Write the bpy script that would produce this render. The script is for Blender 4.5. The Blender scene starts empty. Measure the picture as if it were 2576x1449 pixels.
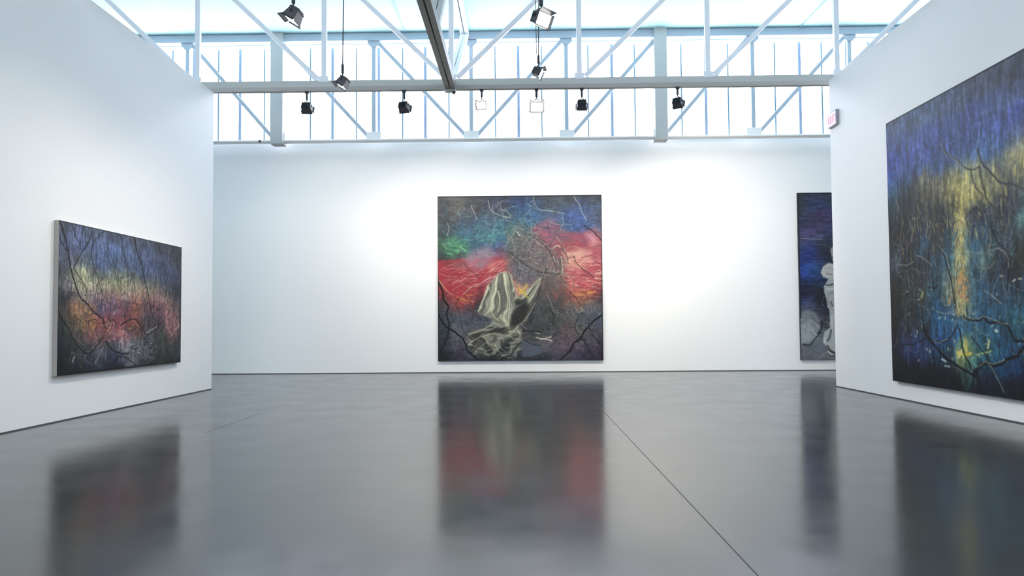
import numpy as np, math
# ------------------------------------------------------------------ painter
def hx(c):
    return np.array([int(c[i:i+2], 16)/255.0 for i in (0, 2, 4)])

def homog(src, dst):
    A, b = [], []
    for (x, y), (u, v) in zip(src, dst):
        A.append([x, y, 1, 0, 0, 0, -u*x, -u*y]); b.append(u)
        A.append([0, 0, 0, x, y, 1, -v*x, -v*y]); b.append(v)
    h = np.append(np.linalg.solve(np.array(A, float), np.array(b, float)), 1).reshape(3, 3)
    def f(x, y):
        q = h @ np.array([x, y, 1.0]); return q[0]/q[2], q[1]/q[2]
    return f

def vnoise(rng, H, W, sy, sx):
    gy, gx = int(H/sy)+3, int(W/sx)+3
    g = rng.random((gy, gx))
    y = np.arange(H)/sy; x = np.arange(W)/sx
    y0 = y.astype(int); x0 = x.astype(int)
    fy = (y-y0)[:, None]; fx = (x-x0)[None, :]
    fy = fy*fy*(3-2*fy); fx = fx*fx*(3-2*fx)
    a = g[y0][:, x0]; b = g[y0][:, x0+1]; c = g[y0+1][:, x0]; d = g[y0+1][:, x0+1]
    return (a*(1-fx)+b*fx)*(1-fy)+(c*(1-fx)+d*fx)*fy-0.5

class Canvas:
    def __init__(s, H, W, seed):
        s.H, s.W = H, W
        s.rng = np.random.default_rng(seed)
        s.im = np.zeros((H, W, 3))
    def noise(s, sy, sx, octv=3):
        n = 0; a = 1.0
        for k in range(octv):
            n = n+a*vnoise(s.rng, s.H, s.W, max(1.2, sy/2**k), max(1.2, sx/2**k)); a *= 0.6
        return n
    def ground(s, pts, sigma, warp=0.03, ws=30, asp=1.0):
        """blend of colour patches, each (u, v, hex)"""
        U, V = np.meshgrid((np.arange(s.W)+.5)/s.W, (np.arange(s.H)+.5)/s.H)
        U = U+warp*2*s.noise(ws, ws); V = V+warp*2*s.noise(ws*1.4, ws*.7)
        acc = np.zeros((s.H, s.W, 3)); wt = np.zeros((s.H, s.W))
        for u, v, c in pts:
            d2 = ((U-u)*asp)**2+(V-v)**2
            w = np.exp(-d2/(2*sigma*sigma))+1e-4/(1e-3+d2)*1e-2
            acc += w[..., None]*hx(c); wt += w
        s.im = acc/wt[..., None]
    def grain(s, sy, sx, amp, octv=3):
        s.im *= (1+amp*s.noise(sy, sx, octv))[..., None]
    def curve(s, pts, n=6):
        P = [np.array(p, float) for p in pts]
        if len(P) < 3: return np.array(P)
        P = [2*P[0]-P[1]]+P+[2*P[-1]-P[-2]]
        out = []
        for i in range(1, len(P)-2):
            for k in range(n):
                t = k/n
                out.append(0.5*((2*P[i])+(P[i+1]-P[i-1])*t+(2*P[i-1]-5*P[i]+4*P[i+1]-P[i+2])*t*t
                                + (3*P[i]-P[i-1]-3*P[i+1]+P[i+2])*t**3))
        out.append(P[-2]); return np.array(out)
    def stroke(s, pts, w0, col, w1=None, a=1.0, soft=0.8, jit=0.0, n=5, dry=0.0):
        """pts in uv, widths in canvas pixels"""
        if isinstance(col, str): col = hx(col)
        w1 = w0 if w1 is None else w1
        C = s.curve(pts, n)*np.array([s.W, s.H])
        if jit: C = C+s.rng.normal(0, jit, C.shape)
        m = max(w0, w1)/2+soft+1
        x0 = int(max(0, C[:, 0].min()-m)); x1 = int(min(s.W, C[:, 0].max()+m+1))
        y0 = int(max(0, C[:, 1].min()-m)); y1 = int(min(s.H, C[:, 1].max()+m+1))
        if x1 <= x0 or y1 <= y0: return
        cov = np.zeros((y1-y0, x1-x0)); N = len(C)-1
        for i in range(N):
            p, q = C[i], C[i+1]
            r = (w0+(w1-w0)*(i+.5)/N)/2
            m = r+soft+1
            ax = int(max(x0, min(p[0], q[0])-m)); bx = int(min(x1, max(p[0], q[0])+m+1))
            ay = int(max(y0, min(p[1], q[1])-m)); by = int(min(y1, max(p[1], q[1])+m+1))
            if bx <= ax or by <= ay: continue
            X, Y = np.meshgrid(np.arange(ax, bx)+.5, np.arange(ay, by)+.5)
            d = q-p; L = d@d+1e-9
            t = np.clip(((X-p[0])*d[0]+(Y-p[1])*d[1])/L, 0, 1)
            D = np.hypot(X-p[0]-t*d[0], Y-p[1]-t*d[1])
            c = np.clip((r+soft-D)/(2*soft), 0, 1)
            sub = cov[ay-y0:by-y0, ax-x0:bx-x0]
            np.maximum(sub, c, out=sub)
        cov *= a
        if dry: cov *= np.clip(1-dry*s.rng.random(cov.shape)*1.6, 0, 1)
        t = s.im[y0:y1, x0:x1]
        t += cov[..., None]*(col-t)
    def poly(s, pts, col, a=1.0, soft=2.0, n=4, mod=None):
        """filled soft-edged shape"""
        if isinstance(col, str): col = hx(col)
        P = np.array(pts, float)*np.array([s.W, s.H])
        X, Y = np.meshgrid(np.arange(s.W)+.5, np.arange(s.H)+.5)
        ins = np.zeros((s.H, s.W), bool); D = np.full((s.H, s.W), 1e9)
        for i in range(len(P)):
            p, q = P[i], P[(i+1) % len(P)]
            cond = (p[1] > Y) != (q[1] > Y)
            xi = p[0]+(Y-p[1])*(q[0]-p[0])/((q[1]-p[1]) if abs(q[1]-p[1]) > 1e-9 else 1e-9)
            ins ^= cond & (X < xi)
            d = q-p; L = d@d+1e-9
            t = np.clip(((X-p[0])*d[0]+(Y-p[1])*d[1])/L, 0, 1)
            np.minimum(D, np.hypot(X-p[0]-t*d[0], Y-p[1]-t*d[1]), out=D)
        sd = np.where(ins, D, -D)
        c = np.clip((sd+soft)/(2*soft), 0, 1)*a
        if mod is not None: c = c*mod
        s.im += c[..., None]*(col-s.im)
    def folds(s, pts, ang, period, c0, c1, a=.9, soft=2.5, wob=1.0, fan=None):
        """cloth folds: soft ridges running along ang (radians) inside an outline; fan = (u, v) the ridges spread from"""
        X, Y = np.meshgrid(np.arange(s.W)+.5, np.arange(s.H)+.5)
        nz = s.noise(45, 45, 2)*wob
        if fan is None: t = (-X*math.sin(ang)+Y*math.cos(ang))/period
        else: t = np.arctan2(Y-fan[1]*s.H, X-fan[0]*s.W)*period
        ph = t*2*math.pi+nz*5
        k = np.clip(.5+.42*np.sin(ph)+.25*np.sin(2.3*ph+1+nz*3)+.35*s.noise(30, 14, 2), 0, 1)
        k = k*k*(3-2*k)
        base = s.im.copy()
        s.im = hx(c0)+k[..., None]*(hx(c1)-hx(c0))
        new = s.im; s.im = base
        m = s.im*0; tmp = s.im; s.im = m; s.poly(pts, np.ones(3), a=a, soft=soft); msk = s.im; s.im = tmp
        s.im = s.im*(1-msk)+new*msk
    def twigs(s, n, box, ln, w, cols, a=(.3, .8), ang=None, curl=.6, steps=6):
        """scatter of thin wandering strokes in box = u0, v0, u1, v1"""
        for _ in range(n):
            u = s.rng.uniform(box[0], box[2]); v = s.rng.uniform(box[1], box[3])
            th = s.rng.uniform(0, 2*math.pi) if ang is None else s.rng.normal(ang[0], ang[1])
            l = s.rng.uniform(*ln)/steps; P = [(u, v)]; k = s.rng.normal(0, curl)/2
            for _ in range(steps):
                th += k+s.rng.normal(0, curl)*.5
                u += l*math.cos(th); v += l*math.sin(th); P.append((u, v))
            ww = s.rng.uniform(*w)
            s.stroke(P, ww, cols[s.rng.integers(len(cols))], ww*.4, a=s.rng.uniform(*a), soft=.7, n=3)
    def dabs(s, n, box, ln, w, cols, ang, a=(.4, .9), spread=.25, where=None):
        """short straight brush marks"""
        for _ in range(n):
            u = s.rng.uniform(box[0], box[2]); v = s.rng.uniform(box[1], box[3])
            if where is not None and s.rng.random() > where(u, v): continue
            th = s.rng.normal(ang, spread); l = s.rng.uniform(*ln)
            s.stroke([(u, v), (u+l*math.cos(th), v+l*math.sin(th))], s.rng.uniform(*w),
                     cols[s.rng.integers(len(cols))], a=s.rng.uniform(*a), soft=.8)

def rows(spec):
    out = []
    for v, items in spec:
        for it in items.split():
            u, c = it.split(':'); out.append((float(u), v, c))
    return out

def paint_cloth():
    """square canvas: torn red bands, dark blue top, a heap of pale cloth, black branches"""
    s = Canvas(430, 430, 5)
    s.ground(rows([
        (.02, '.03:45474a .12:62615e .22:484a50 .35:3c4052 .5:2f3a5c .65:3c4450 .8:40464c .95:3a424e'),
        (.08, '.03:43464a .13:6a6860 .22:46464e .35:43465a .5:2f456c .6:30507a .72:3a4a5c .85:3e5584 .96:404c60'),
        (.14, '.04:404448 .18:464858 .3:40506a .42:3f5568 .55:2c5680 .65:32587c .76:35589a .87:3c5ca0 .97:444e6c'),
        (.2, '.04:3e4a4e .16:3a5064 .27:345f80 .38:3a6a78 .48:3f7468 .56:2e6488 .65:567690 .74:406888 .82:38548a .93:44588c'),
        (.26, '.06:3c4a4c .16:2f5c86 .25:3f7278 .32:4a8878 .4:2f6e88 .47:5a8466 .54:4a5654 .64:a8708c .72:6a6c9c .8:4c6a62 .88:3050a0 .97:606070'),
        (.31, '.05:3a6a4c .09:49a265 .15:68a878 .22:2f5c74 .3:3a6e94 .38:405aa0 .46:5a6a64 .6:a25868 .68:94546a .78:a8525c .86:b45058 .96:b06c74'),
        (.36, '.05:36484a .1:3c5c48 .18:34404a .26:3e4a5c .33:5a4458 .4:7a3a48 .46:6a4450 .66:8a4048 .75:b0484e .84:b85468 .93:d88898'),
        (.41, '.05:30383c .14:363a42 .22:7c4452 .29:b4909c .35:8c8498 .41:a86478 .47:8a5048 .74:a04a48 .82:c07a70 .9:d07a7c .97:a05058'),
        (.46, '.04:a03c46 .13:b05058 .22:c0808a .3:ac8898 .37:c05a68 .43:d0807a .74:d8c090 .8:ecb898 .88:e09884 .96:bc4450'),
        (.51, '.04:b43c44 .13:a0746c .21:9c7468 .29:b86470 .36:cc5a5c .43:e0a088 .75:d07060 .82:e07068 .9:d86068 .97:a83844'),
        (.56, '.04:bc323a .13:c4363e .22:c43c46 .3:bc404a .37:a03a40 .75:c85850 .82:d48078 .9:c04450 .97:8c3038'),
        (.6, '.03:6c3438 .1:c02c34 .18:bc3038 .26:9a3038 .33:4c2c30 .78:9c4a44 .85:a83c40 .92:8c3840 .97:4a3038'),
        (.645, '.03:3c3438 .09:90443c .14:b83c40 .2:6c3840 .28:38302e .78:8c5040 .84:b86c4c .9:b47c48 .96:545058'),
        (.7, '.04:3c4248 .12:4e4c58 .2:40404a .28:3e3a34 .7:3e4440 .79:62665e .86:6a6e70 .95:505a68'),
        (.76, '.04:38424c .12:56606c .2:4a5260 .27:4c5e6c .7:42443e .79:4e5052 .87:464a58 .95:4a5264'),
        (.82, '.04:363c42 .12:6a6a6e .2:605c60 .27:5c5a60 .62:383c3e .7:3c4448 .79:6a4a4c .86:585c50 .95:48464e'),
        (.88, '.04:30363a .12:5a5860 .2:565058 .55:4a4848 .64:6a6058 .72:64505c .8:705c66 .9:5c525c .97:46404a'),
        (.93, '.04:2c3034 .12:504a5e .2:484a54 .5:404450 .6:525a68 .7:5a5264 .8:5c5260 .9:463e54 .97:382f44'),
        (.985, '.04:202224 .14:3a3448 .3:262a2e .5:2c3034 .62:24282c .74:4a4654 .86:352c44 .97:2a2034')]),
        .036, warp=.020, ws=26)
    s.grain(5, 14, .3); s.grain(14, 5, .18)
    T = lambda L: [((x-68)/1304, (y-72)/1303) for x, y in L]
    mod = np.clip(.9+.5*s.noise(12, 30), .35, 1)
    s.poly(T([(60, 582), (250, 572), (400, 560), (520, 560), (645, 570), (640, 620), (520, 700), (400, 765), (310, 830), (215, 885), (150, 840), (60, 720)]), 'b22e38', a=.85, soft=4, mod=mod)
    s.poly(T([(260, 570), (350, 500), (470, 475), (520, 530), (480, 600), (420, 660), (330, 640)]), 'a08494', a=.8, soft=9, mod=mod)
    s.poly(T([(470, 620), (560, 585), (640, 580), (635, 615), (560, 650), (480, 680)]), 'dc9484', a=.8, soft=6, mod=mod)
    s.poly(T([(805, 350), (870, 290), (950, 265), (1020, 290), (1060, 350), (1200, 370), (1330, 330), (1375, 420), (1375, 740), (1210, 775), (1075, 745), (1045, 600), (990, 470), (880, 440)]), 'a84450', a=.8, soft=6, mod=mod)
    s.poly(T([(880, 300), (960, 230), (1050, 270), (1040, 340), (940, 350)]), '8a7094', a=.6, soft=16, mod=mod)
    s.poly(T([(1060, 520), (1180, 500), (1280, 520), (1290, 600), (1200, 650), (1070, 640)]), 'e8ae94', a=.85, soft=8, mod=mod)
    s.poly(T([(1240, 380), (1300, 370), (1350, 450), (1290, 480)]), 'd88c98', a=.8, soft=8, mod=mod)
    s.dabs(60, (.05, .38, .45, .62), (.04, .12), (2, 5), ['a02834', 'c03a44', '8c2630', 'c86068'], -.3, a=(.3, .7), where=lambda u, v: 1.0 if .42+.0*u < v < .62-.25*max(0, u-.15) else 0.0)
    s.dabs(60, (.6, .2, .98, .56), (.04, .1), (2, 5), ['a03844', 'b85860', '8c3440', 'c87880'], .15, a=(.3, .7), where=lambda u, v: 1.0 if v > .42-.3*(u-.58) else 0.0)
    s.poly(T([(200, 590), (300, 605), (290, 640), (190, 640)]), '8c6c66', a=.6, soft=8)
    # red bands: long flat dabs with pale highlights
    def red(u, v):
        lo = .43+.02*math.sin(9*u) if u < .45 else .3+.05*(u-.6)
        hi = .60-.10*abs(u-.12)*2 if u < .45 else .58
        return 1.0 if lo < v < hi and (u < .43 or u > .73) else 0.0
    s.dabs(200, (0, .3, 1, .62), (.02, .08), (.8, 2.4), ['b8323c', 'd8828a', 'c44852', 'e8aca0', '8c2a34', 'd05a60', '98606a'], -.15, where=red, spread=.3)
    s.dabs(60, (.74, .4, .98, .56), (.02, .06), (.8, 2.2), ['f0c4a0', 'e8a898', 'f4d8b8', 'd86a60'], .15, where=red)
    s.dabs(36, (.02, .44, .44, .56), (.03, .08), (.8, 1.8), ['ecb0a4', 'e09090', 'f0c8b0'], -.28, where=red)
    s.dabs(200, (.02, .08, .55, .34), (.02, .06), (1, 3), ['2c5c84', '3c7c84', '4c9078', '35507c', '2a4658', '5a8a88'], -.3, a=(.2, .6), spread=.7)
    s.dabs(90, (.5, .06, .98, .26), (.02, .07), (1, 2.5), ['345ca4', '2c5484', '406c9c', '2c3e60', '4870b8'], -.1, a=(.2, .6))
    s.dabs(30, (.03, .26, .17, .35), (.02, .05), (2, 5), ['48a868', '3c8c58', '78b888', '2c7048'], .5, a=(.4, .8), spread=.5)
    # ground tangle
    s.twigs(260, (.02, .62, .98, .97), (.04, .14), (.8, 1.8), ['2a2c32', '70707a', '3c3c48', '8a8488', '5c6878'], a=(.2, .6))
    s.twigs(150, (.62, .62, .97, .88), (.03, .1), (.8, 2), ['1c2022', '8a8c88', 'a8a8a4', '34383a', '6a4c50'], a=(.3, .7))
    # pale tangle on the blue sky
    s.twigs(70, (.3, .05, .62, .28), (.05, .14), (.8, 1.6), ['8fa8a4', 'a8b8a4', '6c8c90', 'b8c0a8'], a=(.25, .7), curl=.9)
    s.twigs(45, (.03, .05, .35, .32), (.04, .12), (.8, 1.4), ['7c9498', '9cb0a8', '283840'], a=(.2, .55))
    s.twigs(45, (.6, .05, .98, .4), (.05, .14), (.8, 1.4), ['889c8c', 'a08c90', '4a6a70'], a=(.2, .5), curl=.8)
    # knotted grey mound in the middle
    s.poly(T([(610, 520), (640, 420), (690, 340), (730, 300), (790, 350), (880, 430), (960, 500), (1040, 560), (1060, 700),
              (1000, 730), (880, 720), (800, 790), (720, 780), (650, 690), (640, 600)]), '5c5b5e', a=.8, soft=15, mod=np.clip(.85+.6*s.noise(16, 16), .3, 1))
    s.poly(T([(760, 500), (880, 490), (960, 590), (930, 650), (800, 590), (740, 540)]), '7c6068', a=.6, soft=14)
    s.poly(T([(640, 590), (740, 610), (860, 690), (800, 780), (700, 760), (650, 670)]), '595668', a=.8, soft=6)
    for _ in range(2):
        s.twigs(90, (.43, .18, .62, .42), (.04, .12), (.8, 2), ['3a3c3e', '8c8c88', 'a8a89c', '4c4c50', '706a6a'], a=(.3, .8), ang=(.9, .6), curl=.5)
        s.twigs(80, (.48, .3, .74, .5), (.04, .12), (.8, 2.2), ['35383a', '94948c', '52545a', '8a7074', '787878'], a=(.3, .8), ang=(.5, .5), curl=.45)
    for L, w, c in [([(640, 520), (720, 590), (800, 640), (880, 680), (1030, 700)], 8, '38393c'), ([(645, 505), (730, 575), (820, 630), (900, 665), (1020, 680)], 2.5, '8a8c88'),
                    ([(650, 545), (720, 610), (800, 665), (880, 700)], 3.5, '7c7e7c'), ([(660, 500), (760, 500), (850, 540)], 3, '8c8a8c'),
                    ([(800, 380), (870, 430), (950, 510), (985, 590), (1010, 660)], 6, '3c4244'), ([(860, 410), (940, 480), (1000, 540), (1030, 640)], 2, '8a928c'),
                    ([(690, 340), (640, 420), (600, 510)], 3, '8c8c80'), ([(700, 360), (720, 390)], 5, 'd8d8d0'), ([(690, 395), (695, 375)], 4, '181a1a'),
                    ([(1045, 560), (1055, 620), (1060, 690)], 6, 'd8cc9c'), ([(1035, 570), (1040, 690)], 5, '2e3430'),
                    ([(985, 490), (1020, 470), (1050, 490)], 6, 'd4d0ac'), ([(985, 560), (1000, 600)], 6, 'b8c0b4'), ([(1080, 500), (1150, 480), (1260, 520)], 3, 'b09878')]:
        s.stroke(T(L), w*.33*1.2, c, a=.85, jit=.3)
    s.twigs(120, (.4, .16, .76, .5), (.05, .16), (.8, 2.2), ['2c2e30', '5c5c5c', '84847e', '6c6468', '484a50', 'a0a094'], a=(.35, .85), ang=(.75, .55), curl=.4)
    s.twigs(60, (.42, .2, .62, .5), (.05, .14), (.8, 2), ['343638', '74746e', '8c8c80', '5a5660'], a=(.35, .85), ang=(2.0, .4), curl=.4)
    # shadowed right flank
    s.poly(T([(890, 720), (1050, 720), (1090, 870), (1060, 960), (960, 1010), (880, 1150), (800, 1140), (810, 960), (860, 830)]), '48484a', a=.8, soft=14, mod=np.clip(.85+.6*s.noise(20, 14), .3, 1))
    s.poly(T([(905, 735), (1050, 725), (1060, 800), (940, 850)]), '5a625a', a=.5, soft=16)
    s.twigs(130, (.6, .52, .78, .84), (.03, .1), (.8, 2), ['2a2c2c', '5c5c58', '6c6c62', '383440', '7a7c74'], a=(.25, .7), ang=(1.9, .6))
    for L, w, c in [([(900, 715), (860, 860), (815, 980), (800, 1080)], 8, '2a262e'), ([(930, 850), (960, 920), (990, 1000)], 6, '8a8a80'),
                    ([(880, 760), (905, 860), (950, 960)], 10, '5c5656'), ([(940, 960), (990, 1030), (965, 1100)], 6, '222428'), ([(850, 980), (905, 1050), (960, 1100)], 10, '55505a')]:
        s.stroke(T(L), w*.4, c, a=.8, jit=.3)
    # heap of pale cloth
    s.poly(T([(560, 685), (630, 680), (665, 770), (700, 880), (790, 820), (895, 715), (850, 850), (800, 960), (770, 1060), (715, 1100), (735, 1200),
              (650, 1215), (600, 1140), (520, 1120), (470, 1110), (500, 1050), (380, 1000), (430, 880), (470, 780)]), '8c8e7e', a=.95, soft=3)
    s.poly(T([(680, 880), (770, 880), (840, 880), (790, 990), (740, 1070), (680, 1110), (640, 1110), (650, 1020), (690, 960)]), '34342f', a=.95, soft=5)
    s.poly(T([(500, 780), (590, 750), (600, 900), (590, 1010), (510, 990), (485, 880)]), 'b4b498', a=.8, soft=9)
    s.poly(T([(560, 690), (625, 690), (640, 780), (600, 770), (520, 790), (480, 800)]), 'd8d2b0', a=.8, soft=8)
    s.folds(T([(560, 688), (630, 684), (662, 760), (655, 860), (660, 960), (640, 1060), (620, 1120), (570, 1090), (505, 1050), (490, 980), (440, 1015), (384, 995), (430, 880), (470, 780)]),
            0, 5.2, '56584f', 'd6d4b2', a=.85, wob=.8, fan=(.42, .26))
    s.folds(T([(650, 700), (690, 860), (715, 885), (790, 815), (893, 718), (852, 850), (800, 960), (775, 1000), (760, 900), (690, 930), (660, 860)]), 2.2, 17, '4c4c46', 'c8c8a8', a=.8, wob=.6)
    s.folds(T([(310, 1160), (480, 1095), (620, 1120), (720, 1100), (735, 1200), (720, 1330), (620, 1350), (470, 1345), (350, 1320), (315, 1245)]), -.45, 27, '32332e', 'a3a18a', a=.8, soft=6, wob=1.9)
    s.poly(T([(680, 900), (770, 890), (800, 960), (740, 1070), (680, 1105), (645, 1090), (655, 1020), (690, 960)]), '2c2c28', a=.85, soft=5)
    F = [([(465, 790), (430, 890), (390, 985)], 20, 'ccceac'), ([(455, 870), (430, 960), (425, 1010)], 10, '6e7064'), ([(478, 800), (492, 880), (495, 960), (515, 1030), (560, 1060)], 7, 'd4d4b4'),
         ([(490, 800), (540, 780)], 8, '9a9c98'), ([(545, 830), (560, 900), (545, 990)], 16, 'd2d2b0'), ([(590, 770), (585, 860), (590, 960), (570, 1060)], 14, '72736e'),
         ([(610, 780), (630, 880), (625, 960), (615, 1060), (620, 1130)], 8, '50524e'), ([(605, 760), (620, 850), (655, 960), (640, 1010)], 6, 'dadcc8'), ([(630, 990), (620, 1080), (640, 1140)], 7, 'd4d2b0'),
         ([(650, 700), (665, 790), (690, 870), (715, 880)], 8, 'd4d2b4'), ([(670, 720), (700, 800), (725, 840)], 6, '5a5850'), ([(890, 725), (830, 790), (760, 870), (710, 890)], 9, 'bcbe9c'),
         ([(870, 730), (800, 800), (745, 850)], 4, 'e4e2c4'), ([(880, 770), (800, 880), (700, 950)], 9, '8a8c82'), ([(700, 940), (690, 960)], 8, 'b8b8c0'),
         ([(840, 920), (790, 1010), (740, 1070), (690, 1110)], 8, 'bcb8a0'), ([(855, 890), (820, 960)], 8, '6c626a'), ([(500, 1010), (520, 1050), (560, 1040), (580, 1090)], 8, 'd0ccae'), ([(505, 1035), (540, 1075)], 9, '4c4638'),
         ([(700, 1110), (660, 1140), (620, 1150)], 14, 'c8c6a4'), ([(700, 1130), (715, 1190), (660, 1205)], 10, 'd2d0ae'), ([(720, 1090), (770, 1130)], 14, '7c7078'),
         ([(600, 1120), (520, 1140), (430, 1170), (330, 1250)], 12, '2e302a'), ([(310, 1165), (390, 1140), (480, 1100)], 12, 'c0be9c'), ([(380, 1075), (440, 1070), (480, 1075)], 7, '8c8488'), ([(340, 1100), (440, 1090)], 6, '5c545c'),
         ([(485, 1100), (520, 1080), (570, 1110), (600, 1090)], 6, 'd0d2c4'), ([(490, 1115), (560, 1125), (620, 1110)], 5, '1e201c'), ([(310, 1245), (350, 1215), (420, 1180), (520, 1165)], 9, 'c8c6a2'), ([(318, 1245), (338, 1252)], 12, 'e4e2d0'),
         ([(400, 1270), (450, 1230), (500, 1190)], 6, 'a8a698'), ([(380, 1250), (440, 1205)], 8, '54544c'), ([(430, 1310), (480, 1285), (525, 1290)], 6, 'c0c0b0'), ([(330, 1270), (420, 1300), (520, 1330)], 8, '22251f'),
         ([(515, 1240), (540, 1290), (600, 1345)], 7, 'c8c6a8'), ([(560, 1190), (545, 1230), (570, 1280), (620, 1310)], 8, '8c8a74'), ([(540, 1200), (570, 1195), (590, 1215)], 9, 'd8d6bc'), ([(590, 1160), (650, 1190)], 6, 'c8c8b0'),
         ([(590, 1230), (660, 1225), (720, 1215)], 7, '77787c'), ([(590, 1255), (650, 1250), (700, 1240)], 6, '16181c'), ([(600, 1275), (680, 1265)], 6, 'a8aaac'), ([(560, 1310), (640, 1320), (720, 1310)], 14, '50525a'), ([(620, 1350), (680, 1370)], 7, 'b0b0aa'),
         ([(480, 1330), (560, 1350), (700, 1365)], 9, '1c1f22')]
    for L, w, c in F: s.stroke(T(L), w*.27, c, w*.16, a=.8, jit=.35, soft=1.1)
    s.poly(T([(730, 1200), (860, 1245), (900, 1305), (810, 1350), (735, 1350)]), '5a6270', a=.9, soft=4)
    for L, w, c in [([(740, 1210), (800, 1240), (870, 1260)], 6, '26282e'), ([(740, 1350), (820, 1345), (900, 1320)], 7, '30343a'), ([(830, 1155), (870, 1165)], 6, 'c0baa8'), ([(845, 1195), (900, 1205), (960, 1190)], 8, 'dcd6c4'),
                    ([(880, 1205), (960, 1215)], 5, 'e8d8d8'), ([(940, 1215), (970, 1225)], 7, 'e4c8c8'), ([(740, 1140), (880, 1150)], 12, '24262a')]:
        s.stroke(T(L), w*.36, c, a=.9, jit=.35, soft=1)
    for L in ([(705, 800), (745, 845), (795, 890)], [(775, 780), (740, 830), (715, 850)], [(710, 830), (770, 845)]):
        s.stroke(T(L), 4.2, 'd8b838', 2.6, a=.9, jit=.4)
    s.dabs(25, (.08, .6, .2, .64), (.02, .05), (1.2, 2.4), ['d89a48', 'b84048', 'c87850'], .5)
    s.stroke(T([(80, 740), (140, 820), (190, 860)], ), 3, 'c89878', 2, a=.9)
    s.stroke(T([(270, 850), (310, 815), (335, 795)]), 3, 'c8987c', a=.8)
    s.stroke(T([(110, 760), (180, 735), (260, 750), (265, 780)]), 1.3, 'd8887c', a=.8)
    s.dabs(22, (.8, .56, .92, .61), (.02, .05), (1.2, 3), ['d08048', 'c06048', 'd8a050'], .1)
    # black branches
    B = '0c0c10'
    for L, w in [([(75, 750), (108, 830), (115, 890), (150, 950), (138, 1010), (160, 1090), (150, 1110)], 4.6), ([(72, 1000), (110, 1070), (140, 1110), (215, 1155), (275, 1215), (300, 1285), (345, 1330), (385, 1375)], 4.4),
                 ([(155, 1115), (145, 1180), (110, 1260), (82, 1320)], 3.2), ([(1372, 1010), (1290, 1075), (1230, 1140), (1195, 1200), (1140, 1240), (1118, 1290), (1080, 1330), (1025, 1375)], 4.6),
                 ([(1205, 1200), (1240, 1260), (1290, 1340)], 2.4), ([(1110, 835), (1160, 890), (1200, 950)], 1.8), ([(1145, 555), (1165, 610), (1220, 660), (1300, 720)], 1.8), ([(1230, 320), (1310, 370), (1372, 440)], 2.4),
                 ([(1260, 1130), (1320, 1220), (1370, 1280)], 1.6), ([(215, 940), (250, 1030), (260, 1120), (330, 1200)], 1.2), ([(1180, 1020), (1150, 1120), (1200, 1200)], 1.4), ([(280, 610), (330, 660), (400, 720)], 1.0), ([(240, 880), (200, 960)], 1.0)]:
        s.stroke(T(L), w, B, w*.8, a=.9, jit=.7)
    for L, w, c in [([(830, 90), (845, 150), (890, 190), (960, 195), (1080, 220)], 1.8, 'a8a89c'), ([(1150, 85), (1195, 150), (1212, 205), (1250, 270)], 2, 'a8b0b0'),
                    ([(1060, 220), (1065, 290), (1040, 360)], 1.3, '90a8a8'), ([(335, 150), (375, 240), (380, 260)], 2, 'a0b0a8'), ([(470, 110), (490, 180), (540, 220), (640, 250)], 1.8, 'b0b8a4'), ([(540, 160), (560, 130), (600, 110)], 1.4, '98a8a8'),
                    ([(150, 290), (160, 330), (145, 380)], 1.5, 'a8b8b0'), ([(560, 180), (620, 200), (650, 240), (600, 250)], 1.6, 'a8b0a0')]:
        s.stroke(T(L), w, c, a=.8, jit=.5)
    s.stroke([(0, .004), (1, .004)], 3.5, '0e1016', a=.8); s.stroke([(.998, 0), (.998, 1)], 3, '101014', a=.8); s.stroke([(.003, .5), (.003, 1)], 3, '101014', a=.8)
    s.grain(2, 4, .12, 2)
    return np.clip(s.im, 0, 1)

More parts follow.
